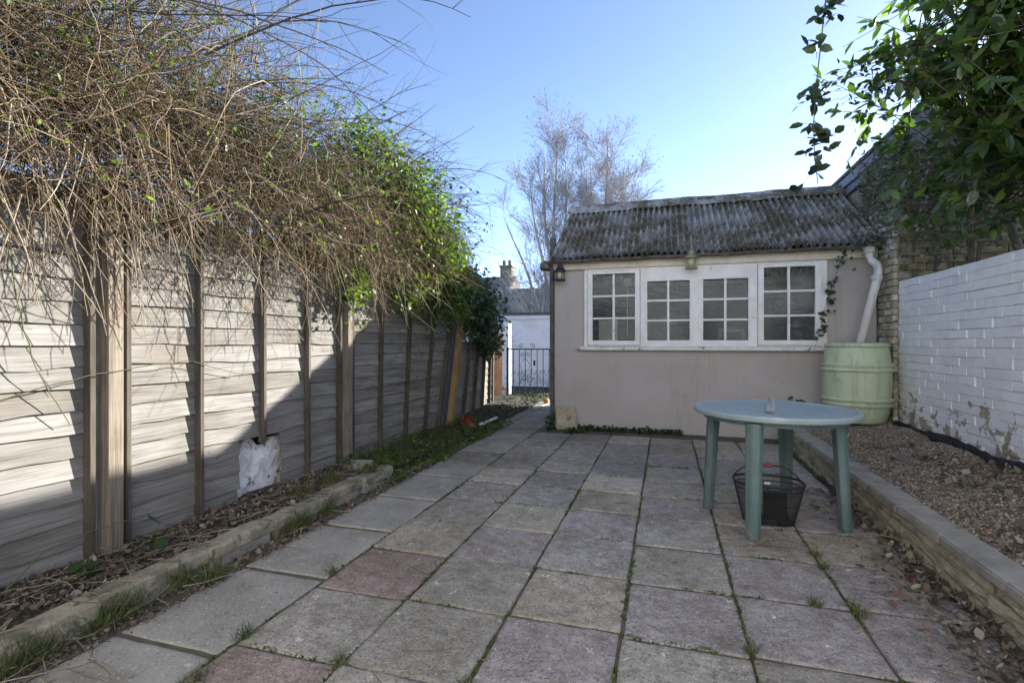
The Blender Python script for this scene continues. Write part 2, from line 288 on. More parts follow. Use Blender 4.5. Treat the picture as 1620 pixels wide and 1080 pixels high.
def tubes(P, rad, sides=3):
    """P (n,k,3), rad (n,k) -> verts, quads"""
    n, k, _ = P.shape; T = np.gradient(P, axis=1); T /= np.linalg.norm(T, axis=2, keepdims=True) + 1e-9
    ref = np.where(np.abs(T[..., 2:3]) < .9, np.array([0, 0, 1.]), np.array([1., 0, 0])); U = np.cross(T, ref)
    U /= np.linalg.norm(U, axis=2, keepdims=True) + 1e-9; W = np.cross(T, U)
    a = np.arange(sides) * 2 * np.pi / sides
    V = P[:, :, None, :] + rad[:, :, None, None] * (U[:, :, None, :] * np.cos(a)[:, None] + W[:, :, None, :] * np.sin(a)[:, None])
    idx = np.arange(n * k * sides).reshape(n, k, sides); nx = np.roll(idx, -1, axis=2)
    F = np.stack([idx[:, :-1], nx[:, :-1], nx[:, 1:], idx[:, 1:]], -1).reshape(-1, 4)
    return V.reshape(-1, 3), F
def grow(start, d, length, k=6, wob=.25, grav=0., rng=RNG):
    """polylines growing from start (n,3) along d (n,3)"""
    n = len(start); P = np.zeros((n, k, 3)); P[:, 0] = start; d = d / (np.linalg.norm(d, axis=1, keepdims=True) + 1e-9)
    st = (length / (k - 1))[:, None]
    for i in range(1, k):
        d = d + rng.normal(0, wob, (n, 3)); d[:, 2] -= grav; d /= np.linalg.norm(d, axis=1, keepdims=True); P[:, i] = P[:, i - 1] + d * st
    return P
def tubeobj(name, P, r0, r1, m, parent, sides=3, rnd=None, kind='stuff'):
    n, k, _ = P.shape; rad = np.linspace(1, 0, k)[None] * (np.asarray(r0) - np.asarray(r1)).reshape(-1, 1) + np.asarray(r1).reshape(-1, 1)
    rad = np.broadcast_to(rad, (n, k)); V, F = tubes(P, rad, sides)
    rv = RNG.random(n) if rnd is None else rnd
    o = obj(name, npmesh(name, V, F, np.repeat(rv, k * sides)), m, parent, True)
    if kind: o['kind'] = kind
    return o
LAUREL = (np.array([(0, 0, 0), (.25, .2, .03), (.3, 0, -.02), (.25, -.2, .03), (.62, .21, .0), (.65, 0, -.04), (.62, -.21, .0), (1, 0, -.1)]),
          [(0, 2, 1), (0, 3, 2), (1, 2, 5), (1, 5, 4), (2, 3, 6), (2, 6, 5), (4, 5, 7), (5, 6, 7)])
IVY = (np.array([(0, 0, 0), (.1, .38, .03), (.38, .3, .0), (.5, .5, -.04), (.62, .22, .0), (1, 0, -.1), (.62, -.22, .0), (.5, -.5, -.04), (.38, -.3, .0), (.1, -.38, .03), (.4, 0, -.05)]),
       [(10, i, i + 1) for i in range(1, 9)] + [(10, 0, 1), (10, 9, 0)])
CURL = (np.array([(0, 0, 0), (.3, .22, .12), (.3, 0, 0), (.3, -.2, .05), (.7, .2, .18), (.7, 0, .05), (.7, -.22, .1), (1, .02, .2)]), LAUREL[1])
def frames(n, normal, spread, rng=RNG):
    nn = np.asarray(normal, float).reshape(-1, 3) + rng.normal(0, spread, (n, 3)); nn /= np.linalg.norm(nn, axis=1, keepdims=True) + 1e-9
    h = rng.normal(0, 1, (n, 3)); h -= (h * nn).sum(1, keepdims=True) * nn; h /= np.linalg.norm(h, axis=1, keepdims=True) + 1e-9
    return h, np.cross(nn, h), nn
def leaves(name, P, size, tmpl, m, parent, normal=(0, 0, 1), spread=.6, fr=None, rnd=None, kind='stuff'):
    n = len(P); h, s_, nn = fr if fr is not None else frames(n, normal, spread); T, Fs = tmpl
    V = P[:, None, :] + np.asarray(size).reshape(-1, 1, 1) * (T[None, :, 0:1] * h[:, None] + T[None, :, 1:2] * s_[:, None] + T[None, :, 2:3] * nn[:, None])
    F = (np.array(Fs)[None] + (np.arange(n) * len(T))[:, None, None]).reshape(-1, 3)
    o = obj(name, npmesh(name, V.reshape(-1, 3), F, np.repeat(RNG.random(n) if rnd is None else rnd, len(T))), m, parent)
    if kind: o['kind'] = kind
    return o
def leafeach(name, P, size, tmpl, m, parent, normal, spread):
    h, s_, nn = frames(len(P), normal, spread); r = RNG.random(len(P))
    for i in range(len(P)): leaves(name, P[i:i + 1], np.asarray(size)[i:i + 1], tmpl, m, parent, fr=(h[i:i + 1], s_[i:i + 1], nn[i:i + 1]), rnd=r[i:i + 1], kind=None)
def U(a, b, n): return RNG.uniform(a, b, n)
def pts(n, *rg): return np.stack([U(a, b, n) for a, b in rg], 1)
def snoise(x, y, s=1., seed=0):
    return (np.sin(x * 2.1 * s + seed) * np.cos(y * 1.7 * s - seed * 2) + .5 * np.sin(x * 5.3 * s - y * 4.1 * s + seed * 3) + .3 * np.sin(x * 11 * s + y * 9 * s + seed)) / 1.8
def sheet(name, x0, x1, y0, y1, nx, ny, zf, m, kind='structure'):
    X, Y = np.meshgrid(np.linspace(x0, x1, nx), np.linspace(y0, y1, ny)); Z = zf(X, Y)
    i = np.arange(nx * ny).reshape(ny, nx); F = np.stack([i[:-1, :-1], i[:-1, 1:], i[1:, 1:], i[1:, :-1]], -1).reshape(-1, 4)
    o = obj(name, npmesh(name, np.stack([X, Y, Z], -1).reshape(-1, 3), F), m, None, True); o['kind'] = kind; return o

# ------------------------------------------------------------------ ground, beds, paving
g = MB(); g.box(-300, 300, -300, 300, -.5, -.07); tag(g.build('ground', M['soil']), kind='structure')
def leftz(X, Y): return .075 + .02 * snoise(X * 3, Y * 2, 1.5) + .02 * (X < -2.45) - .05 * np.clip((Y - 3.5) / 1., 0, 1) * (X > -2.5)
sheet('planting_bed', -3.6, -2.2, -.5, 9.2, 30, 180, leftz, M['soil'])
def rightz(X, Y): return .17 + .12 * np.clip((X - 1.4) / .85, 0, 1) + .03 * np.clip((Y - 4.5) / 2, 0, 1) + .012 * snoise(X * 4, Y * 4, 1.2, 2)
sheet('gravel_bed', 1.4, 2.34, -.5, 6.6, 30, 160, rightz, M['gravelbase'])
pb = MB(); pb.box(-2.21, 1.3, -.6, 9.8, -.066, -.0075); patio = pb.build('patio', M['bedding']); patio['kind'] = 'structure'
slabmesh = {}
def slabm(wx, wy, v):
    key = (round(wx, 3), round(wy, 3), v)
    if key in slabmesh: return slabmesh[key]
    rs = np.random.default_rng(v + 50); n = 12
    gx = np.concatenate([[-.5, -.485], np.linspace(-.45, .45, n - 4), [.485, .5]]) * wx; gy = np.concatenate([[-.5, -.485], np.linspace(-.45, .45, n - 4), [.485, .5]]) * wy
    X, Y = np.meshgrid(gx, gy); Z = .0022 * snoise(X * 9, Y * 9, 1.3, v * 1.7) + rs.normal(0, .0004, X.shape)
    ed = np.zeros_like(X); ed[0] = ed[-1] = 1; ed[:, 0] = ed[:, -1] = 1
    Z -= ed * (.001 + rs.random(X.shape) ** 3 * .006); X = X * (1 - ed * rs.random(X.shape) ** 2 * .018); Y = Y * (1 - ed * rs.random(X.shape) ** 2 * .018)
    i = np.arange(n * n).reshape(n, n); F = [tuple(q) for q in np.stack([i[:-1, :-1], i[:-1, 1:], i[1:, 1:], i[1:, :-1]], -1).reshape(-1, 4)]
    V = [tuple(p) for p in np.stack([X, Y, Z], -1).reshape(-1, 3)]
    rim = list(i[0]) + list(i[1:, -1]) + list(i[-1, -2::-1]) + list(i[-2:0:-1, 0]); b = len(V)
    V += [(V[k][0], V[k][1], -.045) for k in rim]; L = len(rim)
    F += [(rim[k], b + k, b + (k + 1) % L, rim[(k + 1) % L]) for k in range(L)]
    me = pyd('paving_slab', V, F); me.shade_smooth(); slabmesh[key] = me; return me
GREY = (.46, .43, .38); TAN = (.5, .455, .38); PUR = (.425, .385, .372); BLU = (.45, .43, .4); RED = (.39, .312, .282); CRM = (.6, .56, .47); DRK = (.4, .365, .32)
PICK = {(0, 0): RED, (0, 1): GREY, (0, 2): RED, (0, 3): TAN, (0, 4): GREY, (0, 5): DRK, (0, 6): TAN, (1, 0): GREY, (1, 1): GREY, (1, 2): GREY, (1, 3): PUR, (1, 4): TAN, (1, 5): BLU, (1, 6): PUR, (1, 7): GREY,
        (2, 0): PUR, (2, 1): PUR, (2, 2): TAN, (2, 3): BLU, (2, 4): PUR, (2, 5): TAN, (2, 6): CRM, (2, 7): PUR, (2, 8): PUR, (3, 0): GREY, (3, 1): GREY, (3, 2): PUR, (3, 3): GREY, (3, 4): BLU, (3, 5): PUR, (3, 6): TAN, (3, 7): CRM, (3, 8): PUR,
        (4, 1): DRK, (4, 2): PUR, (4, 3): PUR, (4, 4): DRK, (5, 1): DRK, (5, 2): PUR}
def slab(x, y, wx, wy, col, m=None, z=0):
    me = slabm(wx, wy, random.randrange(7))
    if m and not me.materials: me.materials.append(m)
    o = bpy.data.objects.new('paving_slab', me); COL.objects.link(o); o.parent = patio
    o.location = (x + random.uniform(-.003, .003), y + random.uniform(-.003, .003), z + random.uniform(-.004, .004))
    o.rotation_euler = (random.uniform(-.006, .006), random.uniform(-.006, .006), random.uniform(-.008, .008)); k = random.uniform(.9, 1.08); o.color = (col[0] * k, col[1] * k, col[2] * k, 1)
    if not me.materials: me.materials.append(M['slab'])
PIT = .463
for c in range(6):
    x = -1.316 + .461 * c
    for r in range(-2, 11):
        y = 1.05 + PIT * r + PIT / 2 + (.012 * ((c * 7) % 3 - 1))
        if y > 6.3: continue
        col = PICK.get((c, r)) or random.choice([GREY, GREY, TAN, PUR, DRK])
        if c == 5: slab(x - .008, y, .438, .449, col)
        else: slab(x, y, .449, .449, col)
y = -.4
while y < 4.2:
    L = .6 if y < 3.6 else .455
    slab(-1.79, y + L / 2, .476, L - .014, (1, 1, 1), M['concrete'], -.002); y += L + random.uniform(.0, .02)
while y < 9.4:
    L = .52; slab(-1.79, y + L / 2, .478, L - .016, random.choice([GREY, BLU, DRK]), M['slab'])
    if y > 6.2: slab(-1.79 - .49, y + L / 2 + .05, .47, L - .016, random.choice([GREY, DRK]), M['slab'])
    y += L
for k in range(3):
    yy = 6.45 + k * .9
    if yy > 6.3: slab(-1.49, yy + .45, .09, .88, GREY, M['slab'])
# joints: moss and small weeds
jp = []
for c in range(7):
    x = -1.546 + .461 * c; n = 1500; yy = U(-.2, 6.35, n); jp.append(np.stack([x + RNG.normal(0, .006, n), yy, np.full(n, -.003)], 1)[(snoise(yy * 2, yy * 0 + c * 3, 1.4, c) > -.2)])
for r in range(-2, 12):
    yy = 1.05 + PIT * r; n = 900; xx = U(-1.55, 1.2, n); jp.append(np.stack([xx, yy + RNG.normal(0, .006, n), np.full(n, -.003)], 1)[(snoise(xx * 2.4, xx * 0 + r * 2.2, 1.4, r) > .15)])
jp = np.concatenate(jp); tag(leaves('joint_moss', jp, U(.006, .018, len(jp)), IVY, M['moss'], None, (0, 0, 1), .55), 'low green moss and seedlings growing in the paving joints', 'moss')
# ------------------------------------------------------------------ left edging stones
ed = thing('garden_edging', (-2.2, 2.2, 0), 'low sandy stone edging with a rounded coping beside the fence bed', 'edging')
y = .62
for k in range(7):
    L = [.34, .46, .5, .42, .48, .4, .42][k]; sh = .012 * math.sin(k * 2.1)
    b = MB(); nseg = 6
    V = []; prof = [(-.055, .05), (-.06, .098), (-.048, .112), (0, .114), (.042, .113), (.058, .1), (.056, .05)]
    for i in range(nseg + 1):
        for (px, pz) in prof: V.append((-2.2 + sh + px + random.uniform(-.005, .005), y + L * i / nseg + random.uniform(-.002, .002), pz - .004 * k % .01 + random.uniform(-.004, .004)))
    q = len(prof); F = [(i * q + j, i * q + j + 1, (i + 1) * q + j + 1, (i + 1) * q + j) for i in range(nseg) for j in range(q - 1)] + [tuple(range(q)), tuple(nseg * q + j for j in range(q - 1, -1, -1))]
    F += [((i + 1) * q, (i + 1) * q + q - 1, i * q + q - 1, i * q) for i in range(nseg)]
    b.add(V, F).build('coping_stone', M['edging'], ed, smooth=False)
    b = MB(); b.box(-2.25 + sh, -2.155 + sh, y + .01, y + L - .01, -.05, .046, .006); b.build('base_stone', M['coping'], ed, .006)
    y += L + .006
for k, (x, y_, z, s_, lb) in enumerate([(-2.37, .78, .1, .12, 'pale flat broken stone lying in the near corner of the fence bed'), (-2.28, 1.0, .1, .09, 'small angular stone lying against the near end of the edging'), (-2.45, 3.62, .09, .1, 'flat sandy stone lying by the second fence post')]):
    b = MB(); b.box(x - s_, x + s_, y_ - s_ * .7, y_ + s_ * .7, z - .03, z + .03, .02); tag(b.build('loose_stone', M['coping'], bev=.01), lb, 'stone', 'loose stones by the edging')

# ------------------------------------------------------------------ right retaining wall
rw = thing('retaining_wall', (1.3, 3, 0), 'low mossy split stone retaining wall with grey coping in front of the gravel bed', 'wall')
def roughblock(x0, x1, y0, y1, z0, z1, name, m, par, amp=.012):
    ny = 5; nz = 4; V = []; F = []
    for i in range(ny + 1):
        for k in range(nz + 1):
            e = (i in (0, ny)) or (k in (0, nz)); V.append((x0 + (.012 if e else 0) + random.uniform(-amp, amp) * (.4 if e else 1), y0 + (y1 - y0) * i / ny, z0 + (z1 - z0) * k / nz))
    F = [(i * (nz + 1) + k, i * (nz + 1) + k + 1, (i + 1) * (nz + 1) + k + 1, (i + 1) * (nz + 1) + k) for i in range(ny) for k in range(nz)]
    b = len(V); V += [(x1, y0, z0), (x1, y0, z1), (x1, y1, z1), (x1, y1, z0)]
    F += [(b, b + 1, b + 2, b + 3)] + [tuple([i * (nz + 1) + nz for i in range(ny + 1)] + [b + 2, b + 1])] + [tuple([k for k in range(nz, -1, -1)] + [b, b + 1])[::-1], tuple([ny * (nz + 1) + k for k in range(nz + 1)] + [b + 2, b + 3])[::-1]]
    return MB().add(V, F).build(name, m, par)
yy = -.3
for crs, (z0, z1) in enumerate([(-.05, .04), (.043, .1), (.103, .158)]):
    y = -.4 - .11 * crs
    while y < 6.45:
        L = random.uniform(.24, .44); roughblock(1.262 + random.uniform(-.006, .006), 1.4, y + .003, min(y + L, 6.47) - .003, z0, z1, 'stone_block', M['wallstone'], rw); y += L
y = -.4
while y < 6.4:
    L = min(random.uniform(.42, .5), 6.46 - y); b = MB(); b.box(1.245, 1.41, y + .004, y + L - .004, .161, .21, .004); b.build('coping_stone', M['coping'], rw, .008, 2); y += L

# ------------------------------------------------------------------ fence panels and posts
XF = -2.68
def shear(y, z, y0, y1, s0, s1): t = min(max((y - y0) / (y1 - y0), 0), 1); return y + (s0 + (s1 - s0) * t * t) * max(z - .1, 0)
def panel(y0, y1, h, s0, s1, m, label, hole=None, bats=(), tilt=0., drift=0.):
    th = thing('lap_fence', (XF, (y0 + y1) / 2, .08), label, 'fence', 'waney lap fence panels along the left side')
    step = .104; nb = int(h / step)
    for k in range(nb):
        z0 = .07 + k * step; z1 = z0 + step + .022
        spans = [(y0, y1)]
        if hole and z0 < hole[3] - .03: spans = [(y0, hole[0] + random.uniform(-.01, .01)), (hole[1] + random.uniform(-.01, .01), y1)]
        ph = random.random() * 9; fq = random.uniform(2.5, 7); am = random.uniform(.002, .009)
        for a, b_ in spans:
            n = max(4, int((b_ - a) / .12)); V = []; F = []
            for i in range(n + 1):
                yy = a + (b_ - a) * i / n; dz = am * math.sin(yy * fq + ph) + .6 * am * math.sin(yy * fq * 2.7 + ph * 2) + random.uniform(-.0015, .0015); dx = .003 * math.sin(yy * 7 + ph)
                for (dxx, zz) in ((.014 + dx, z0 + dz), (.026 + dx, z0 + dz + .003), (.010 + dx * .5, z1), (.003, z1)):
                    V.append((XF + dxx + drift * (yy - y0) / (y1 - y0), shear(yy, zz, y0, y1, s0, s1), zz))
            F = [(i * 4 + j, i * 4 + (j + 1) % 4, (i + 1) * 4 + (j + 1) % 4, (i + 1) * 4 + j) for i in range(n) for j in range(4)] + [(3, 2, 1, 0), tuple(n * 4 + j for j in range(4))]
            MB().add(V, F).build('board', m, th)
    for yb in bats:
        zb = hole[3] + .02 if hole and hole[0] < yb < hole[1] else .06
        V = []
        for zz in (zb, .07 + nb * step + .04):
            ys = shear(yb, zz, y0, y1, s0, s1); xx = XF + drift * (yb - y0) / (y1 - y0)
            V += [(xx + .018, ys - .016, zz), (xx + .064, ys - .014, zz), (xx + .064, ys + .014, zz), (xx + .018, ys + .016, zz)]
        MB().add(V, [(0, 1, 5, 4), (1, 2, 6, 5), (2, 3, 7, 6), (3, 0, 4, 7), (4, 5, 6, 7), (3, 2, 1, 0)]).build('batten', M['batten'], th, .003)
    return th
panel(-.15, 1.745, 1.8, 0, 0, M['board'], 'sunlit grey lap fence panel at the left edge of the picture, cut off by it', None, (.35, .85, 1.3, 1.715))
panel(1.86, 3.665, 1.8, 0, 0, M['board'], 'grey lap fence panel with a broken hole at its foot showing white rubble', (2.62, 3.0, 0, .42), (1.885, 2.31, 2.80, 3.25, 3.645))
panel(3.8, 5.6, 1.8, 0, .3, M['board_old'], 'darker weathered lap fence panel under the bright ivy, beginning to lean', None, (3.82, 4.28, 4.77, 5.22, 5.56))
panel(5.86, 8.15, 1.12, .3, .02, M['board_old'], 'low leaning lap fence panel under the dark ivy, nearest the gate', None, (5.9, 6.5, 7.0, 7.5, 7.95), drift=-.2)
def post(name, base, top, w, d, m, label):
    V = []
    for p in (base, top): V += [(p[0] - d / 2, p[1] - w / 2, p[2]), (p[0] + d / 2, p[1] - w / 2, p[2]), (p[0] + d / 2, p[1] + w / 2, p[2]), (p[0] - d / 2, p[1] + w / 2, p[2])]
    o = MB().add(V, [(0, 1, 5, 4), (1, 2, 6, 5), (2, 3, 7, 6), (3, 0, 4, 7), (4, 5, 6, 7), (3, 2, 1, 0)]).build(name, m, None, .005)
    return tag(o, label, 'post', 'fence posts')
post('fence_post', (-2.635, 1.803, -.05), (-2.635, 1.803, 1.95), .078, .09, M['post'], 'square timber fence post nearest the camera, between sunlit panels')
post('fence_post', (-2.635, 3.735, -.05), (-2.635, 3.735, 1.95), .07, .09, M['post'], 'upright timber fence post beside the holed panel, crossed by the shadow edge')
post('fence_post', (-2.64, 5.63, -.05), (-2.64, 6.08, 1.55), .1, .09, M['post_dark'], 'dark leaning fence post between the leaning panels')
post('fence_post', (-2.59, 5.76, -.05), (-2.6, 6.22, 1.5), .09, .08, M['post_brown'], 'brown mossy prop post leaning toward the gate')
post('fence_post', (-2.86, 8.2, -.05), (-2.86, 8.22, 1.2), .05, .06, M['dark_trim'], 'thin dark end post of the low panel by the gate')
rb = thing('rubble_pile', (-2.8, 2.8, 0), 'white painted rubble showing through the hole in the fence', 'rubble')
gy, gz = np.meshgrid(np.linspace(2.52, 3.1, 22), np.linspace(-.06, 1, 16)); gz = -.06 + (gz + .06) * (.47 + .035 * np.sin(gy * 23) + .02 * np.sin(gy * 61)) / 1.06
gx = -2.725 + .014 * snoise(gy * 7, gz * 9, 1.2, 2) + RNG.normal(0, .004, gy.shape) - .03 * np.clip((gz - .32) / .1, 0, 1); k = np.arange(22 * 16).reshape(16, 22)
o = obj('plaster_face', npmesh('plaster_face', np.stack([gx, gy, gz], -1).reshape(-1, 3), np.stack([k[:-1, :-1], k[:-1, 1:], k[1:, 1:], k[1:, :-1]], -1).reshape(-1, 4)), M['rubble'], rb); md = o.modifiers.new('s', 'SOLIDIFY'); md.thickness = .09; md.offset = -1
MB().box(-2.95, -2.865, 2.4, 3.2, -.05, .7, .01).build('backing', M['soil'], rb)

# ------------------------------------------------------------------ shed
shed = thing('garden_shed', (.4, 6.5, 0), 'pinkish rendered garden shed with corrugated roof and white windows', 'shed')
X0, X1, YF, YR, YB = -1.39, 2.24, 6.5, 7.8, 9.3; WX0, WX1, WZ0, WZ1 = -.995, 1.752, 1.07, 2.05
b = MB()
b.box(X0, X1, YF, YF + .11, -.05, WZ0); b.box(X0, WX0, YF, YF + .11, WZ0, 2.18); b.box(WX1, X1, YF, YF + .11, WZ0, 2.18); b.box(WX0, WX1, YF, YF + .11, WZ1, 2.18)
b.build('front_wall', M['render'], shed)
for nm, xa, xb in (('side_wall', X0, X0 + .11), ('side_wall', X1 - .11, X1)):
    P5 = [(YF + .11, -.05), (YF + .11, 2.24), (YR, 3.1), (YB - .11, 2.14), (YB - .11, -.05)]
    V = [(xa, y, z) for y, z in P5] + [(xb, y, z) for y, z in P5]
    MB().add(V, [(0, 1, 2, 3, 4), (9, 8, 7, 6, 5)] + [(i, i + 5, (i + 1) % 5 + 5, (i + 1) % 5) for i in range(5)]).build(nm, M['render'], shed)
MB().box(X0, X1, YB - .11, YB, -.05, 2.2).build('rear_wall', M['render'], shed)
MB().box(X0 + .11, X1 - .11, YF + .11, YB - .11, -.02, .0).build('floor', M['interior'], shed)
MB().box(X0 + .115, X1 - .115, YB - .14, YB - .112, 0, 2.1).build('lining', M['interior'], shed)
def corrugated(xa, xb, ya, za, yb, zb, lift, name, par):
    nx = int((xb - xa) / .0765 * 8); ny = 16
    X, T = np.meshgrid(np.linspace(xa, xb, nx), np.linspace(0, 1, ny)); nrm = np.array([-(zb - za), (yb - ya)]); nrm = nrm / np.hypot(*nrm)
    if nrm[1] < 0: nrm = -nrm
    H = .027 * np.cos(X * 2 * np.pi / .0765) + lift + .004 * snoise(X * 5, T * 8, 1, 3) + RNG.normal(0, .0012, X.shape)
    Tj = T.copy(); Tj[0] -= .004 * snoise(X[0] * 9, X[0], 1.4, 5); allv = []
    for off in (0, -.009): allv.append(np.stack([X, ya + (yb - ya) * Tj + nrm[0] * (H + off), za + (zb - za) * Tj + nrm[1] * (H + off)], -1).reshape(-1, 3))
    i = np.arange(nx * ny).reshape(ny, nx); f = np.stack([i[:-1, :-1], i[:-1, 1:], i[1:, 1:], i[1:, :-1]], -1).reshape(-1, 4); n = nx * ny
    e0 = np.stack([i[0, :-1], i[0, 1:], i[0, 1:] + n, i[0, :-1] + n], -1); e1 = np.stack([i[:-1, 0], i[1:, 0], i[1:, 0] + n, i[:-1, 0] + n], -1); e2 = np.stack([i[:-1, -1], i[1:, -1], i[1:, -1] + n, i[:-1, -1] + n], -1)
    return obj(name, npmesh(name, np.concatenate(allv), np.concatenate([f, f[:, ::-1] + n, e0, e1, e2])), M['roof'], par, True)
xs = [-1.42, -.5, .44, 1.36, 2.265]
for k in range(4):
    corrugated(xs[k] - (.05 if k else 0), xs[k + 1], 6.3, 2.185, YR, 3.17, .012 * (k % 2), 'roof_sheet', shed)
    corrugated(xs[k] - (.05 if k else 0), xs[k + 1], YB + .15, 2.15, YR, 3.17, .012 * (k % 2), 'roof_sheet', shed)
for k in range(4):
    a, c_ = xs[k] - .01, xs[k + 1] + .01; sl = (3.17 - 2.185) / (YR - 6.3); V = []; n = 10
    pf = [(-.2, -.2 * sl + .05), (-.06, -.03 + .055), (-.03, .06), (0, .072), (.03, .06), (.06, .025), (.2, -.2 * sl + .05), (.2, -.2 * sl + .035), (0, .045), (-.2, -.2 * sl + .035)]
    for i in range(n + 1):
        for (dy, dz) in pf: V.append((a + (c_ - a) * i / n, YR + dy + random.uniform(-.004, .004), 3.17 + dz + .008 * (k % 2) + random.uniform(-.004, .005)))
    q = len(pf); F = [(i * q + j, i * q + (j + 1) % q, (i + 1) * q + (j + 1) % q, (i + 1) * q + j) for i in range(n) for j in range(q)] + [tuple(range(q)), tuple(n * q + j for j in range(q - 1, -1, -1))]
    MB().add(V, F).build('ridge_cap', M['roof'], shed)
# gutter (half round), fascia, corner trim
V = []; n = 30; pf = [(.04 * math.cos(a), .04 * math.sin(a)) for a in [math.pi + math.pi * k / 7 for k in range(8)]] + [(.033 * math.cos(a), .033 * math.sin(a)) for a in [2 * math.pi - math.pi * k / 7 for k in range(8)]]
for i in range(n + 1):
    for (dy, dz) in pf: V.append((-1.5 + 3.74 * i / n, 6.37 + dy, 2.168 + dz + .004 * math.sin(i * 1.3) + (.012 * i / n)))
q = len(pf); gt = MB().add(V, [(i * q + j, i * q + (j + 1) % q, (i + 1) * q + (j + 1) % q, (i + 1) * q + j) for i in range(n) for j in range(q)] + [tuple(range(q)), tuple(n * q + j for j in range(q - 1, -1, -1))]).build('gutter', M['gutter'], shed)
MB().box(-1.56, -1.44, 6.34, 6.5, 2.06, 2.15, .012).build('gutter_end', M['gutter'], shed, .015)
MB().box(-1.4, X1, 6.452, 6.497, 2.056, 2.178, .002).build('fascia', M['cream'], shed, .004)
MB().box(-1.445, -1.392, 6.44, 6.56, -.02, 2.1, .004).build('corner_trim', M['dark_trim'], shed, .006)
MB().box(-1.5, -1.43, 6.72, 6.79, 2.1, 2.55, .006).build('stub_post', M['dark_trim'], shed, .006)
MB().box(-1.07, 1.765, 6.405, 6.5, 1.022, 1.066, .002).build('sill', M['sill'], shed, .006, 2)
OPEN = [(-.889, -.358, 1.142, 1.985), (-.212, .288, 1.145, 1.875), (.44, .937, 1.145, 1.878), (1.1, 1.631, 1.145, 1.99)]
fr = MB(); ya, yb = 6.47, 6.55
GAP = [(a - .064, c_ + .064, z0 - .064, z1 + .047) if k in (0, 3) else (a, c_, z0, z1) for k, (a, c_, z0, z1) in enumerate(OPEN)]
cx = [WX0] + [v for o in GAP for v in o[:2]] + [WX1]
for k in range(5): fr.box(cx[2 * k], cx[2 * k + 1], ya, yb, WZ0, WZ1)
for (a, c_, z0, z1) in GAP: fr.box(a, c_, ya, yb, WZ0, z0); fr.box(a, c_, ya, yb, z1, WZ1)
fr.build('window_frame', M['white'], shed)
for k, (a, c_, z0, z1) in enumerate(OPEN):
    s_ = MB(); pr = 6.448 if k in (0, 3) else 6.466; wd = .058 if k in (0, 3) else .03
    s_.box(a - wd, a, pr, 6.5, z0 - wd, z1 + wd * .7); s_.box(c_, c_ + wd, pr, 6.5, z0 - wd, z1 + wd * .7); s_.box(a, c_, pr, 6.5, z0 - wd, z0); s_.box(a, c_, pr, 6.5, z1, z1 + wd * .7)
    cs = s_.build('casement', M['white'], shed)
    xm = (a + c_) / 2; g = MB(); g.box(xm - .013, xm + .013, 6.472, 6.51, z0, z1)
    zz = [z0 + (z1 - z0) * t for t in (0, .335, .67, 1)]
    for z in zz[1:3]: g.box(a, xm - .013, 6.474, 6.508, z - .011, z + .011); g.box(xm + .013, c_, 6.474, 6.508, z - .011, z + .011)
    g.build('glazing_bar', M['white'], cs)
    for i in range(3):
        for (p, q_) in ((a, xm - .013), (xm + .013, c_)):
            me = MB().box(-(q_ - p) / 2, (q_ - p) / 2, -.002, .002, -(zz[i + 1] - zz[i]) / 2 + .011, (zz[i + 1] - zz[i]) / 2 - .011).mesh('pane')
            obj('pane', me, M['glass'], cs, loc=((p + q_) / 2, 6.492, (zz[i] + zz[i + 1]) / 2), rot=(random.uniform(-.012, .012), 0, random.uniform(-.012, .012)))
# seen through the panes
b = MB(); b.box(-.87, -.62, 6.95, 6.97, .9, 1.42, .004); tag(b.build('leaning_board', M['palewood']), 'pale board standing inside the shed behind the left window', 'board')
wb = thing('workbench', (.6, 8.6, 0), 'wooden workbench inside the shed seen through the middle windows', 'bench')
MB().box(-.3, 1.7, 8.0, 8.6, 1.12, 1.17).build('bench_top', M['oldwood'], wb)
for x in (-.25, .7, 1.6): MB().box(x, x + .06, 8.03, 8.1, 0, 1.12).build('leg', M['oldwood'], wb)
b = MB(); b.box(.72, .76, 7.6, 7.64, .4, 1.32); b.box(.72, 1.05, 7.6, 7.64, 1.27, 1.31); b.box(1.02, 1.06, 7.6, 7.64, .4, 1.27); tag(b.build('wooden_trestle', M['oldwood']), 'wooden trestle frame inside the shed behind the third window', 'trestle')
b = MB(); b.box(-.52, -.42, 6.74, 6.75, 1.86, 1.96); b.box(-.475, -.469, 6.742, 6.747, 1.2, 1.86); tag(b.build('paper_label', M['cream']), 'yellowed card hanging on a string behind the left window', 'card')

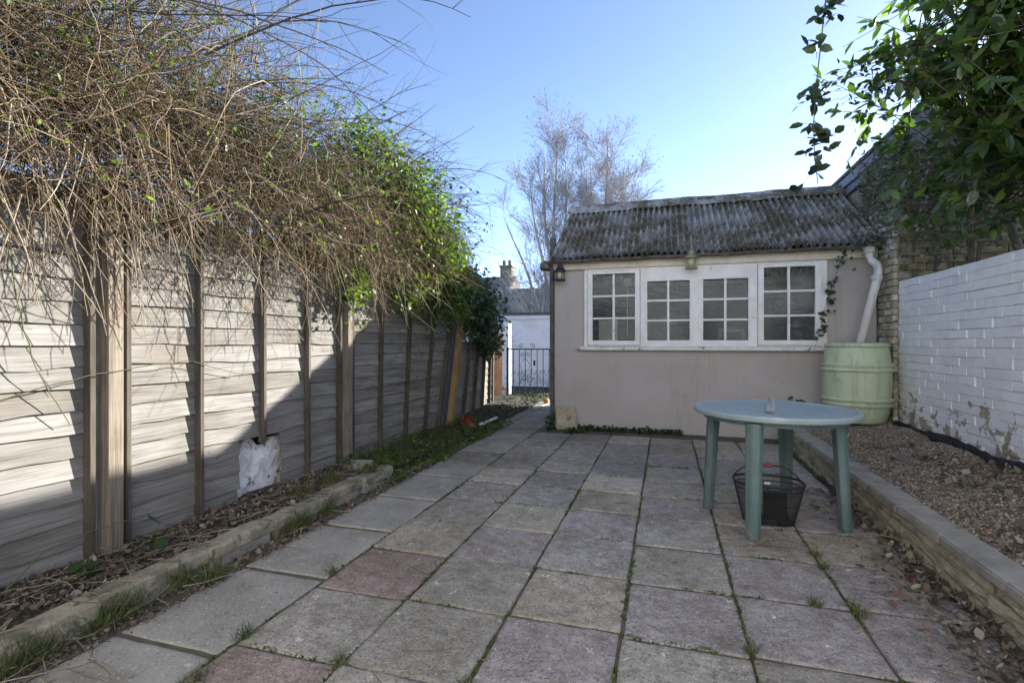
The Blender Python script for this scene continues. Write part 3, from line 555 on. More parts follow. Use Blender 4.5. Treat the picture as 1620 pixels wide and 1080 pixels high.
# lanterns
def lantern(x, y, z, s, m, mg, label, arm=True, top=False):
    t = thing('wall_lantern', (x, y, z), label, 'lantern')
    MB().lathe([(.02 * s, z), (.062 * s, z + .004), (.066 * s, z + .022 * s), (.05 * s, z + .03 * s)], x, y, 16).build('lantern_base', m, t)
    MB().lathe([(.036 * s, z + .032 * s), (.04 * s, z + .07 * s), (.036 * s, z + .118 * s)], x, y, 16).build('lamp_glass', mg, t, smooth=True)
    for k in range(4):
        a = k * math.pi / 2 + .6; px, py = x + .048 * s * math.cos(a), y + .048 * s * math.sin(a); MB().tube([(px, py, z + .02 * s), (px, py, z + .13 * s)], .005 * s, 5).build('rod', m, t)
    MB().lathe([(.072 * s, z + .122 * s), (.07 * s, z + .135 * s), (.04 * s, z + .165 * s), (.034 * s, z + .2 * s), (.012 * s, z + .215 * s)], x, y, 16).build('lantern_cap', m, t)
    if arm: MB().tube([(x - .05 * s, y, z + .03), (x - .1 * s, y + .02, z + .04), (x - .1 * s, y + .08, z + .14), (x, y + .02, z + .2 * s)], .007 * s, 6).build('bracket', m, t)
    if top: MB().tube([(x, y, z + .21 * s), (x, y + .01, z + .34 * s), (x, y + .03, z + .36 * s)], .009 * s, 6).build('bracket', m, t)
lantern(-1.29, 6.37, 1.9, 1.05, M['black'], M['lampglass'], 'black storm lantern hanging at the left corner of the shed')
lantern(.3, 6.33, 1.985, 1.1, M['brass'], M['lampglass'], 'small brass lantern hanging over the middle shed windows', False, True)
# downpipe, butt
dp = thing('downpipe', (2.0, 6.3, 1.1), 'white plastic downpipe slanting from the gutter into the water butt', 'pipe')
MB().tube([(2.12, 6.35, 2.12), (2.12, 6.34, 2.06), (2.135, 6.31, 2.0), (2.165, 6.28, 1.96), (2.18, 6.27, 1.9), (2.165, 6.26, 1.8), (1.985, 6.2, 1.1)], .041, 14).build('pipe_run', M['pipe'], dp, smooth=True)
MB().tube([(2.166, 6.262, 1.83), (2.158, 6.258, 1.78)], .053, 14).build('pipe_collar', M['pipe'], dp, smooth=True)
MB().tube([(2.12, 6.35, 2.15), (2.12, 6.345, 2.08)], .055, 14).build('pipe_collar', M['pipe'], dp, smooth=True)
wbt = thing('water_butt', (1.93, 6.13, .3), 'pale green ribbed plastic water butt in the corner by the shed', 'water butt')
prof = [(.24, .29), (.262, .31), (.283, .4), (.293, .455), (.293, .457), (.312, .462), (.314, .488), (.314, .49), (.297, .496), (.297, .498), (.302, .512), (.302, .514), (.316, .52), (.317, .545), (.3, .55), (.3, .552), (.308, .64), (.309, .76), (.304, .815), (.304, .817), (.322, .823), (.323, .85), (.304, .856), (.304, .858), (.322, .88), (.322, .905), (.3, .911), (.3, .913), (.29, 1.0), (.28, 1.06), (.262, 1.085)]
MB().lathe(prof, 1.93, 6.13, 48).build('barrel', M['butt'], wbt, smooth=True)
MB().lathe([(.285, 1.075), (.29, 1.08), (.29, 1.105), (.28, 1.115), (.02, 1.12)], 1.93, 6.13, 48).build('lid', M['butt'], wbt, .004)
MB().tube([(1.8, 5.85, .42), (1.78, 5.8, .42), (1.78, 5.79, .4), (1.78, 5.79, .37)], .014, 8).build('tap', M['black'], wbt, smooth=True)
def runs(m, col, amt):
    nt = m.node_tree; b = nt.nodes['Principled BSDF']; c = b.inputs['Base Color'].links[0].from_socket; st = coords(nt, (1, 1, .12))
    c = mixc(nt, ramp(nt, noise(nt, st, 14, 6, .7), [(.5, 0.), (.68, amt)]), c, col); nt.links.new(c, b.inputs['Base Color'])
runs(M['butt'], (.2, .24, .14), .55); runs(M['pipe'], (.3, .28, .22), .5); runs(M['table'], (.22, .25, .24), .5)
def specks(m, col, sc_, t, amt):
    nt = m.node_tree; b = nt.nodes['Principled BSDF']; c = b.inputs['Base Color'].links[0].from_socket
    c = mixc(nt, ramp(nt, noise(nt, coords(nt), sc_, 6, .7, .6), [(t, 0.), (t + .05, amt)]), c, col); nt.links.new(c, b.inputs['Base Color'])
specks(M['tabletop'], (.5, .52, .5), 9, .58, .5); specks(M['tabletop'], (.12, .14, .12), 22, .64, .6); specks(M['butt'], (.22, .25, .16), 7, .6, .5)
# leaning slab at the corner
b = MB(); b.box(-.13, .13, -.025, .025, 0, .29, .006); o = b.build('leaning_slab', M['wallstone'], bev=.008); o.location = (-1.2, 6.36, .0); o.rotation_euler = (R(-16), R(-4), R(9)); tag(o, 'square stone slab leaning against the left corner of the shed', 'slab')

# ------------------------------------------------------------------ white wall and outbuilding on the right
gwall = thing('garden_wall', (2.36, 4.5, .2), 'white painted brick garden wall with peeling paint behind the gravel bed', 'wall')
MB().box(2.307, 2.5, 2.9, 6.1, .1, 1.735).build('wall_core', M['wbrick'], gwall)
MB().box(2.296, 2.5, -.6, 2.898, .1, 1.75).build('wall_plain', M['wbrick'], gwall)
bm_ = []
for v in range(4):
    b = MB(); b.box(-.055, .055, -.11, .11, -.0355, .0355, .003); bm_.append(b.mesh('brick', .003)); bm_[-1].materials.append(M['wbrick'])
bh = []
for v in range(2):
    b = MB(); b.box(-.055, .055, -.053, .053, -.0355, .0355, .003); bh.append(b.mesh('brick', .003)); bh[-1].materials.append(M['wbrick'])
def brick(me, loc, par, rot=0, name='brick'):
    o = bpy.data.objects.new(name, me); COL.objects.link(o); o.parent = par; o.matrix_parent_inverse = Matrix.Translation(-par.location); o.location = loc; o.rotation_euler = (random.uniform(-.012, .012), random.uniform(-.012, .012), rot + random.uniform(-.01, .01)); return o
nb = 0
for crs in range(21):
    z = .19 + crs * .0745 + .033; y = 6.1 - (.111 if crs % 2 else .0); k = 0
    if crs % 2: brick(random.choice(bh), (2.352 + random.uniform(-.003, .003), 6.1 - .052, z), gwall)
    while y - .222 > 2.9 and nb < 298:
        brick(random.choice(bm_), (2.352 + random.uniform(-.006, .006), y - .111, z + .004 * math.sin(y * 2)), gwall); y -= .222; nb += 1
ob = thing('brick_outbuilding', (4, 8, 0), 'old brick outbuilding behind the shed with slate edge, half hidden by ivy', 'building')
MB().box(2.302, 7.5, 6.115, 12, -.05, 3.05).build('wall', M['mortar'], ob)
yb_ = []
for mname in ('ybrick', 'mbrick'):
    for L in (.106, .05):
        b = MB(); b.box(-.03, .03, -L, L, -.033, .033, .003); me = b.mesh('brick', .004); me.materials.append(M[mname]); yb_.append(me)
for crs in range(40):
    z = .1 + crs * .0745; off = .111 if crs % 2 else 0
    for k in range(3):
        brick(yb_[0], (2.292, 6.12 + .111 + k * .222 + off * .5 - (.0555 if crs % 2 else 0), z), ob)
    if z > 1.7:
        for k in range(5): brick(yb_[2], (2.42 + k * .222 + off, 6.107, z), ob, R(90))
# sloping slate band and dark edge board along the top
for k in range(14):
    y = 6.05 + k * .34
    for r_ in range(2):
        V = [(2.26 + r_ * .05, y + .17 * r_, 3.04 + r_ * .17), (2.26 + r_ * .05, y + .17 * r_ + .335, 3.04 + r_ * .17), (2.36 + r_ * .05, y + .17 * r_ + .335, 3.25 + r_ * .17), (2.36 + r_ * .05, y + .17 * r_, 3.25 + r_ * .17)]
        V += [(a[0] + .015, a[1], a[2] - .006) for a in V]
        MB().add(V, [(0, 3, 2, 1), (4, 5, 6, 7), (0, 1, 5, 4), (1, 2, 6, 5), (2, 3, 7, 6), (3, 0, 4, 7)]).build('slate', M['slate'], ob)
V = [(2.34, 6.0, 3.05), (7.5, 6.0, 3.05), (7.5, 12, 3.05), (2.34, 12, 3.05), (2.46, 6.0, 3.44), (7.5, 6.0, 3.44), (7.5, 12, 3.44), (2.46, 12, 3.44)]
MB().add(V, [(0, 1, 5, 4), (1, 2, 6, 5), (2, 3, 7, 6), (3, 0, 4, 7), (4, 5, 6, 7), (3, 2, 1, 0)]).build('parapet', M['slate'], ob)
MB().box(2.4, 7.6, 5.95, 12.05, 3.442, 3.49).build('edge_board', M['dark_trim'], ob, .006)
# membrane along the wall foot
V = []; n = 60
for i in range(n + 1):
    y = 2.0 + 4.0 * i / n; wv = .02 * math.sin(y * 7) + .015 * math.sin(y * 17)
    V += [(2.19 + wv, y, float(rightz(np.array(2.19), np.array(y))) + .008 + .008 * math.sin(y * 23)), (2.235 + wv * .7, y, .325 + .012 * math.sin(y * 11) + .01 * math.sin(y * 31)), (2.285 + .01 * math.sin(y * 9), y, .315 + .02 * math.sin(y * 5 + 1))]
me = pyd('weed_membrane', V, [(i * 3 + j, i * 3 + j + 1, i * 3 + j + 4, i * 3 + j + 3) for i in range(n) for j in range(2)])
o = obj('weed_membrane', me, M['membrane'], None, True); md = o.modifiers.new('s', 'SOLIDIFY'); md.thickness = .004; tag(o, 'black weed membrane showing along the foot of the white wall', 'membrane')

# ------------------------------------------------------------------ gate, garage, passage end
gt = thing('iron_gate', (-2.5, 9.5, 0), 'black wrought iron garden gate with scrolls at the end of the passage', 'gate')
GY = 9.5; gx0, gx1 = -2.98, -2.02
for x in (gx0, gx1): MB().box(x - .02, x + .02, GY - .02, GY + .02, -.05, 1.02).build('gate_stile', M['iron'], gt)
for z in (.08, .98): MB().box(gx0 + .021, gx1 - .021, GY - .012, GY + .012, z - .012, z + .012).build('gate_rail', M['iron'], gt)
for k in range(1, 8):
    x = gx0 + (gx1 - gx0) * k / 8; MB().tube([(x, GY, .09), (x, GY, .97)], .009, 6).build('gate_bar', M['iron'], gt)
def scroll(cx, cz, r, turns, a0, sgn): return [(cx + sgn * r * (1 - .8 * t / 20) * math.cos(a0 + turns * 2 * math.pi * t / 20), GY - .012, cz + r * (1 - .8 * t / 20) * math.sin(a0 + turns * 2 * math.pi * t / 20)) for t in range(21)]
xc = gx0 + (gx1 - gx0) * 3 / 8
for (dx, dz, sg) in [(-.055, .86, 1), (.055, .86, -1), (-.055, .45, 1), (.055, .45, -1), (-.055, .36, 1), (.055, .36, -1), (-.09, 1.04, 1), (.16, 1.04, -1), (.3, .15, 1), (.4, .15, -1)]:
    MB().tube(scroll(xc + dx, dz, .05, 1.3, 0, sg), .006, 5).build('scroll', M['iron'], gt)
for sg in (-1, 1): MB().tube([(xc, GY - .012, .82), (xc + sg * .11, GY - .012, .66), (xc, GY - .012, .5)], .006, 5).build('scroll', M['iron'], gt)
MB().box(xc + .17, xc + .21, GY - .03, GY + .02, .66, .76).build('latch', M['iron'], gt)
gar = thing('white_garage', (-3, 13, 0), 'white rendered flat roofed outbuilding beyond the iron gate', 'building')
MB().box(-4.1, -1.2, 13, 15, -.1, 1.72).build('wall', M['garage'], gar)
MB().box(-4.14, -1.16, 12.95, 15.05, 1.723, 1.83).build('fascia', M['garage'], gar)
MB().box(-4.2, -1.1, 12.9, 15.1, 1.833, 1.9).build('roof', M['dark_trim'], gar)
MB().box(-3.95, -1.5, 12.975, 12.998, .05, 1.45, .003).build('door', M['garage'], gar)
pl = thing('gate_pillar', (-3.15, 9.65, 0), 'white painted brick pillar beside the iron gate', 'pillar')
for k in range(20): MB().box(-3.12, -2.99, 9.58, 9.78, .0 + k * .075, .068 + k * .075, .004).build('brick', M['wbrick'], pl, .004)
MB().box(-3.11, -3.0, 9.59, 9.77, 0, 1.5).build('core', M['wmortar'], pl)
o = MB().box(-3.5, -3.13, 9.9, 10.0, -.05, 1.3, .01).build('orange_wall', M['orangebrick'], bev=.01); tag(o, 'orange painted brick panel behind the end of the fence', 'wall')
b = MB(); V = []
ballm = bpy.data.meshes.new('orange_ball'); bm = bmesh.new(); bmesh.ops.create_icosphere(bm, subdivisions=3, radius=.05)
for v in bm.verts: v.co *= 1 + .03 * math.sin(v.co.x * 60) * math.sin(v.co.z * 50); v.co.z *= .92
bm.to_mesh(ballm); bm.free(); o = obj('orange_ball', ballm, M['orange'], None, True, loc=(-2.07, 8.95, .045)); tag(o, 'small orange ball lying on the path before the gate', 'ball')
# unseen house wall added behind the camera to bounce sunlight into the yard
hh = thing('bounce_house_wall', (0, -1.9, 0), 'unseen white house wall added behind the camera to bounce sunlight', 'house')
b = MB(); ops = [(-2.6, -1.2, .9, 2.2), (.4, 1.3, .0, 2.1), (-2.6, -1.4, 3.5, 4.8), (.6, 1.8, 3.5, 4.8)]
MB().box(-7, 6.5, -2.3, -1.9, -.1, 6).build('wall', M['garage'], hh)
for (x0, x1, z0, z1) in ops:
    wn = MB().box(x0, x1, -1.898, -1.85, z0, z1).build('window', M['white'], hh); MB().box(x0 + .08, x1 - .08, -1.848, -1.84, z0 + .08, z1 - .08).build('pane', M['darkglass'], wn)
V = [(-7.2, -1.7, 5.9), (6.7, -1.7, 5.9), (6.7, -6, 8.2), (-7.2, -6, 8.2)]; V += [(a[0], a[1], a[2] + .12) for a in V]
MB().add(V, [(3, 2, 1, 0), (4, 5, 6, 7), (0, 1, 5, 4), (1, 2, 6, 5), (2, 3, 7, 6), (3, 0, 4, 7)]).build('roof', M['rooftile'], hh)
# far houses
def house(x0, x1, y0, y1, eave, ridge, axis, mw, mr, label, chim=None, wins=()):
    h = thing('house', ((x0 + x1) / 2, y0, 0), label, 'house'); xm = (x0 + x1) / 2; ym = (y0 + y1) / 2
    MB().box(x0, x1, y0, y1, -.1, eave).build('wall', mw, h)
    if axis == 'x': V = [(x0 - .3, y0 - .3, eave), (x1 + .3, y0 - .3, eave), (x1 + .3, y1 + .3, eave), (x0 - .3, y1 + .3, eave), (x0 - .3, ym, ridge), (x1 + .3, ym, ridge)]; F = [(0, 1, 5, 4), (2, 3, 4, 5), (0, 4, 3), (1, 2, 5), (3, 2, 1, 0)]
    else: V = [(x0 - .3, y0 - .3, eave), (x1 + .3, y0 - .3, eave), (x1 + .3, y1 + .3, eave), (x0 - .3, y1 + .3, eave), (xm, y0 - .3, ridge), (xm, y1 + .3, ridge)]; F = [(0, 4, 5, 3), (1, 2, 5, 4), (0, 1, 4), (2, 3, 5), (3, 2, 1, 0)]
    rf = MB().add(V, F).build('roof', mr, h)
    if chim:
        for (cx_, cy_, cz, hh) in chim:
            b = MB(); b.box(cx_ - .4, cx_ + .4, cy_ - .3, cy_ + .3, cz, cz + hh); b.box(cx_ - .46, cx_ + .46, cy_ - .36, cy_ + .36, cz + hh, cz + hh + .12)
            for dx in (-.2, .2): b.tube([(cx_ + dx, cy_, cz + hh + .1), (cx_ + dx, cy_, cz + hh + .5)], .12, 8)
            b.build('chimney', M['mbrick'], h)
    for (a, c_, z0, z1) in wins:
        wn = MB().box(a, c_, y0 - .06, y0 - .004, z0, z1).build('window', M['white'], h); MB().box(a + .12, c_ - .12, y0 - .1, y0 - .062, z0 + .12, z1 - .12).build('pane', M['darkglass'], wn)
house(-16, -10, 30, 36, 3.7, 5.6, 'x', M['garage'], M['rooftile'], 'distant white house with a brown tiled roof and brick chimney', [(-10.4, 33, 4.4, 1.8)], [(-11.2, -10.4, 2.2, 3.3)])
house(-9.4, -2, 38, 44, 4.3, 6.0, 'x', M['garage'], M['roofdark'], 'distant house with a dark slate roof behind the birch', None, [(-8, -7, 2.5, 3.8)])
house(-9.9, -4, 27, 31, 2.7, 4.3, 'x', M['garage'], M['rooftile'], 'distant low white building with a grey tiled roof behind the garage', None, [(-9.5, -8.9, 1.6, 2.5)])

# ------------------------------------------------------------------ table, stone, basket
tb = thing('plastic_table', (.66, 3.56, 0), 'round green plastic garden table on the patio', 'table'); TX, TY = .66, 3.56
MB().lathe([(.45, .672), (.47, .672), (.475, .678), (.477, .697), (.473, .705), (.462, .7085), (.446, .708), (.44, .704), (.02, .7045)], TX, TY, 72).build('table_top', M['tabletop'], tb)
MB().lathe([(.4, .64), (.415, .64), (.415, .671), (.4, .671)], TX, TY, 48).build('apron', M['table'], tb)
for (bx, by) in [(.477, 3.145), (.28, 3.655), (1.03, 3.44), (.845, 4.08)]:
    dx, dy = TX - bx, TY - by; L = math.hypot(dx, dy); ux, uy = dx / L, dy / L; tx, ty = bx + ux * .035, by + uy * .035; px, py = -uy, ux; V = []
    for (cx_, cy_, z, w_, d_) in ((bx, by, 0, .042, .036), (tx, ty, .66, .052, .045)):
        V += [(cx_ + px * w_ + ux * d_ * .3, cy_ + py * w_ + uy * d_ * .3, z), (cx_ + px * w_ * .75 - ux * d_ * .5, cy_ + py * w_ * .75 - uy * d_ * .5, z), (cx_ - ux * d_ * .95, cy_ - uy * d_ * .95, z), (cx_ - px * w_ * .75 - ux * d_ * .5, cy_ - py * w_ * .75 - uy * d_ * .5, z), (cx_ - px * w_ + ux * d_ * .3, cy_ - py * w_ + uy * d_ * .3, z), (cx_ + ux * d_, cy_ + uy * d_, z)]
    MB().add(V, [(i, (i + 1) % 6, (i + 1) % 6 + 6, i + 6) for i in range(6)] + [(5, 4, 3, 2, 1, 0), (6, 7, 8, 9, 10, 11)]).build('leg', M['table'], tb, .004, 2)
b = MB(); b.add([(0, 0, 0), (.065, .01, 0), (.07, .05, 0), (.008, .055, 0), (.022, .012, .055), (.058, .02, .075), (.054, .042, .09), (.03, .04, .098)], [(3, 2, 1, 0), (0, 1, 5, 4), (1, 2, 6, 5), (2, 3, 7, 6), (3, 0, 4, 7), (4, 5, 6, 7)])
o = b.build('grey_stone', M['stone'], bev=.007, seg=2); o.location = (.565, 3.3, .708); tag(o, 'small striped grey stone standing on the green table', 'stone')
bk = thing('wire_basket', (.62, 3.52, 0), 'black wire mesh bicycle basket under the green table', 'basket')
BX, BY = .62, 3.5
def rr(t, hw, hd, z, rad=.06):
    # rounded rectangle, t in 0..1
    a = 2 * math.pi * t; n_ = 3.2; c_, s_ = math.cos(a), math.sin(a); k = (abs(c_) ** n_ + abs(s_) ** n_) ** (-1 / n_); return (BX + hw * c_ * k, BY + hd * s_ * k, z)
def bw(z): t = z / .25; return (.145 + .055 * t, .1 + .04 * t)
loops = lambda z, n_=48: [rr(i / n_, *bw(z), z + .006) for i in range(n_ + 1)]
bkv = MB()
for i in range(120): bkv.tube([rr(i / 120, *bw(0), .006), rr(i / 120, *bw(.25), .25)], .0009, 3, False)
for k in range(1, 24): bkv.tube(loops(.25 * k / 24), .0009, 3, False)
o = bkv.build('wire_mesh', M['black'], bk); o['kind'] = 'stuff'
MB().tube(loops(.247), .008, 6, False).build('rim', M['black'], bk, smooth=True)
MB().tube(loops(.215), .004, 6, False).build('rim_band', M['black'], bk, smooth=True)
V = loops(0); V = V[:-1]; MB().add(V + [(a[0], a[1], a[2] + .004) for a in V], [tuple(range(47, -1, -1)), tuple(range(48, 96))] + [(i, (i + 1) % 48, (i + 1) % 48 + 48, i + 48) for i in range(48)]).build('base', M['black'], bk)
hp = [(BX - .195 + .02 * math.sin(t * math.pi) * 0 + .39 * t, BY + .02 * math.sin(math.pi * t) + .05, .25 + .085 * min(1, 4 * t, 4 * (1 - t)) ** .6) for t in [i / 24 for i in range(25)]]
MB().tube(hp, .005, 6).build('handle', M['black'], bk, smooth=True); MB().tube(hp[10:15], .011, 8).build('grip', M['red'], bk, smooth=True)
b = MB(); b.box(BX - .03, BX + .1, BY - .045, BY - .02, .03, .2); b.box(BX - .02, BX + .09, BY - .052, BY - .046, .15, .165); b.box(BX - .02, BX + .09, BY - .052, BY - .046, .08, .1); b.build('mounting_plate', M['black'], bk, .003)
MB().box(BX + .0, BX + .035, BY + .118, BY + .122, .2, .215).build('reflector', M['foam'], bk)

# ------------------------------------------------------------------ small things on the ground
def vase(x, y, z, r, h, ang, label):
    n = 14; V = []
    for (rr_, zz) in ((r * .62, 0), (r, h), (r * .95, h), (r * .57, .006)):
        for k in range(n): V.append((rr_ * math.cos(2 * math.pi * k / n), rr_ * math.sin(2 * math.pi * k / n), zz))
    F = [(i * n + k, i * n + (k + 1) % n, (i + 1) * n + (k + 1) % n, (i + 1) * n + k) for i in range(3) for k in range(n)] + [tuple(range(n - 1, -1, -1)), tuple(3 * n + k for k in range(n))]
    o = MB().add(V, F).build('plant_pot', M['red'], smooth=False); o.location = (x, y, z); o.rotation_euler = ang; tag(o, label, 'pot', 'red plastic pots by the fence')
vase(-2.36, 5.95, .08, .075, .12, (R(20), R(160), 0), 'upturned red plastic pot lying in the weeds beside the white pipe')
vase(-2.52, 6.0, .1, .07, .13, (R(80), R(20), R(60)), 'red plastic pot on its side nearest the leaning fence')
o = MB().tube([(-2.27, 6.02, .06), (-2.24, 6.62, .07)], .022, 10).build('white_pipe', M['pipe'], smooth=True); tag(o, 'short white plastic pipe lying in the weeds by the path', 'pipe')
for k, (x, y, s_, lb) in enumerate([(1.75, 4.6, .075, 'large blue grey slate chip lying on the gravel bed'), (1.98, 5.0, .055, 'purple slate chip lying near the black membrane'), (1.72, 4.95, .04, 'small pale slate chip lying on the far gravel')]):
    z = float(rightz(np.array(x), np.array(y))) + .014; o = MB().box(-s_, s_, -s_ * .6, s_ * .6, -.005, .005, s_ * .2).build('slate_chip', M['slate'], bev=.002); o.location = (x, y, z + .006); o.rotation_euler = (.08, .06, k * 1.1); tag(o, lb, 'slate chip', 'slate chips on the gravel')
for k, (x, y, lb) in enumerate([(1.62, 5.45, 'crumpled white scrap on the gravel near the water butt'), (1.5, 5.2, 'white scrap on the gravel right behind the table edge')]):
    bm = bmesh.new(); bmesh.ops.create_icosphere(bm, subdivisions=2, radius=.05)
    for v in bm.verts: v.co *= random.uniform(.6, 1.2); v.co.z *= .6; v.co.y *= .6
    me = bpy.data.meshes.new('white_scrap'); bm.to_mesh(me); bm.free(); o = obj('white_scrap', me, M['foam'], loc=(x, y, .25)); o.rotation_euler = (0, 0, k + .8); tag(o, lb, 'scrap', 'white scraps on the gravel')
o = MB().tube([(1.13, 1.98, .016), (1.2, 1.93, .018)], .014, 10).build('white_tube', M['foam'], smooth=True); tag(o, 'small white tube lying among dead leaves at the lower right', 'tube')

# ------------------------------------------------------------------ gravel, litter, grass
P = pts(15000, (1.42, 2.2), (1.9, 6.1), (0, 0)); P[:, 2] = rightz(P[:, 0], P[:, 1]) + .004
ico = np.array([(0, 0, 1), (.9, 0, .35), (.28, .85, .35), (-.73, .52, .35), (-.73, -.52, .35), (.28, -.85, .35), (.73, .52, -.3), (-.28, .85, -.3), (-.9, 0, -.3), (-.28, -.85, -.3), (.73, -.52, -.3)]) * np.array([1, .75, .6])
icf = [(0, 1, 2), (0, 2, 3), (0, 3, 4), (0, 4, 5), (0, 5, 1), (1, 6, 2), (2, 7, 3), (3, 8, 4), (4, 9, 5), (5, 10, 1), (6, 7, 2), (7, 8, 3), (8, 9, 4), (9, 10, 5), (10, 6, 1)]
tag(leaves('gravel', P, U(.005, .0115, len(P)), (ico, icf), M['pebble'], None, (0, 0, 1), .35), 'loose buff and brown gravel covering the raised bed', 'gravel')
CR2 = (CURL[0] * np.array((1, 1.5, .7)), CURL[1]); CR3 = (CURL[0] * np.array((.9, .6, 2.4)), CURL[1])
def litter(name, P, size, label, mt='litter', spread=.7):
    r = thing(name, tuple(P.mean(0)), label, 'litter'); r['kind'] = 'stuff'; k = len(P) // 3
    for i, t in enumerate((CURL, CR2, CR3)): leaves('dead_leaf', P[i * k:(i + 1) * k], size[i * k:(i + 1) * k] * (.8, .95, .7)[i], t, M[mt], r, (0, 0, 1), spread)
    Q = np.repeat(P, 2, 0) + RNG.normal(0, .03, (len(P) * 2, 3)) * np.array((1, 1, 0)); leaves('leaf_crumb', Q, U(.005, .014, len(Q)), CR2, M[mt], r, (0, 0, 1), .6); return r
n = 1500; a = RNG.beta(1.1, 3.4, n); P = np.stack([1.24 - a * .42, U(1.2, 4.3, n), U(.003, .03, n)], 1); P[:, 0] += .05 * snoise(P[:, 1] * 3, P[:, 1] * 0, 1.3)
P = P[(P[:, 1] < 3.2) | (RNG.random(n) < .5)]
litter('leaf_litter', P, U(.02, .06, len(P)), 'dead brown leaves heaped along the foot of the retaining wall')
P = pts(1300, (1.45, 2.2), (2.0, 5.4), (0, 0)); k = (np.hypot((P[:, 0] - 1.95) / .25, (P[:, 1] - 4.1) / .55) < 1) | (P[:, 1] < 3.1); P = P[k]; P[:, 2] = rightz(P[:, 0], P[:, 1]) + .012
litter('leaf_litter', P, U(.025, .075, len(P)), 'dead leaves and bark strewn over the gravel bed')
P = pts(2600, (-2.64, -2.26), (.3, 3.6), (0, 0)); P[:, 2] = leftz(P[:, 0], P[:, 1]) + .01
litter('leaf_litter', P, U(.015, .045, len(P)), 'dead leaves covering the soil between fence and edging')
P = np.concatenate([pts(900, (-2.14, -2.0), (.5, 4.2), (0, .015)), pts(260, (-2.2, -1.75), (.6, 1.1), (0, .02))])
litter('leaf_litter', P, U(.012, .04, len(P)), 'dead leaves gathered between the edging and the concrete slabs')
for k, (x, y, s_, rz, lb, rn) in enumerate([(.98, 1.96, .09, .3, 'large reddish dead leaf on the patio at the lower right', .75), (1.1, 1.86, .07, 2.0, 'dark curled dead leaf beside the reddish one at the lower right', .05), (1.22, 2.08, .11, 1.1, 'long red brown leaf against the foot of the retaining wall', .73), (.93, 2.5, .055, 1.4, 'small red brown leaf lying near the heap by the retaining wall', .7), (.95, 3.15, .06, .6, 'pale green leaf lying between table leg and retaining wall', 1.)]):
    tag(leaves('fallen_leaf', np.array([(x, y, .008)]), np.array([s_]), CURL, M['litter'], None, fr=(np.array([(math.cos(rz), math.sin(rz), 0)]), np.array([(-math.sin(rz), math.cos(rz), 0)]), np.array([(0, 0, 1.)])), rnd=np.array([rn]), kind=None), lb, 'leaf', 'fallen leaves on the patio')
P0 = np.concatenate([pts(240, (-2.62, -2.0), (.4, 3.6), (.1, .13)), pts(50, (-2.25, -1.85), (.5, 1.3), (.005, .03)), pts(40, (.9, 1.24), (1.4, 3.4), (.01, .05)), pts(14, (-1.4, .9), (1.4, 3.6), (.012, .014)), pts(110, (1.5, 2.15), (2.2, 5.2), (.25, .31))])
P0[:240, 2] = np.where(P0[:240, 0] > -2.14, .03, P0[:240, 2]); P0[-110:, 2] = rightz(P0[-110:, 0], P0[-110:, 1]) + .012
d = np.stack([RNG.normal(0, 1, len(P0)), RNG.normal(0, 1, len(P0)), np.zeros(len(P0))], 1)
G = grow(P0, d, U(.08, .3, len(P0)), 5, .12); G[:, :, 2] = P0[:, None, 2] + np.abs(RNG.normal(0, .004, G.shape[:2]))
tag(tubeobj('twig_litter', G, .0025, .001, M['straw'], None, 4), 'dry broken twigs scattered on beds and paving', 'twigs')
def blades(name, P, h, m, label, spread=.35, par=None, r=.0022):
    n = len(P); d = np.stack([RNG.normal(0, spread, n), RNG.normal(0, spread, n), np.ones(n)], 1); G = grow(P, d, h, 5, .1, .1)
    return tag(tubeobj(name, G, r, .0004, M[m], par, 3), label, 'grass')
tufts = [(-2.13, 1.12), (-2.12, 1.2), (-2.12, 1.42), (-2.12, 1.52), (-2.14, 1.78), (-2.03, 1.85), (-2.12, 2.45), (-2.12, 2.55), (-2.13, 2.8), (-2.35, 2.85), (-2.3, 3.1), (-2.2, 3.45)]
P = np.concatenate([np.stack([RNG.normal(x, .022, 130), RNG.normal(y, .035, 130), np.full(130, .0 if x > -2.2 else .08)], 1) for x, y in tufts])
blades('grass_tufts', P, U(.05, .15, len(P)), 'grass', 'short green grass tufts sprouting along the edging stones')
n = 2600; P = pts(n, (-2.62, -2.04), (3.55, 6.4), (0, 0)); P = P[snoise(P[:, 0] * 4, P[:, 1] * 3, 1.2) > -.25]; P[:, 2] = np.where(P[:, 0] < -2.2, leftz(P[:, 0], P[:, 1]), 0) - .005
blades('grass_strip', P, U(.05, .13, len(P)), 'grass', 'rough grass growing along the foot of the shaded fence', .6)
P = pts(2600, (-2.62, -1.98), (3.5, 6.6), (0, 0)); P = P[snoise(P[:, 0] * 3, P[:, 1] * 3, 1.2, 4) > -.2]; P[:, 2] = np.where(P[:, 0] < -2.2, leftz(P[:, 0], P[:, 1]), 0) + U(.01, .06, len(P))
tag(leaves('ground_weeds', P, U(.015, .045, len(P)), IVY, M['ivybright'], None, (0, 0, 1), .5), 'low broad leaved weeds along the foot of the shaded fence', 'weeds')
P = np.concatenate([pts(700, (-1.3, .2), (6.38, 6.5), (.0, .05)), pts(160, (-1.2, -.95), (6.1, 6.4), (.0, .04)), pts(450, (-2.64, -2.1), (6.6, 9.2), (.02, .16)), pts(260, (-2.9, -2.1), (9.1, 9.7), (0, .1)), pts(500, (-3.9, -1.9), (12.3, 12.9), (0, .4)), pts(120, (-1.45, -1.38), (6.2, 6.5), (0, .2))])
tag(leaves('ground_weeds', P, U(.02, .05, len(P)), IVY, M['ivydark'], None, (0, 0, 1), .6), 'small dark green weeds along the shed foot and the passage', 'weeds')
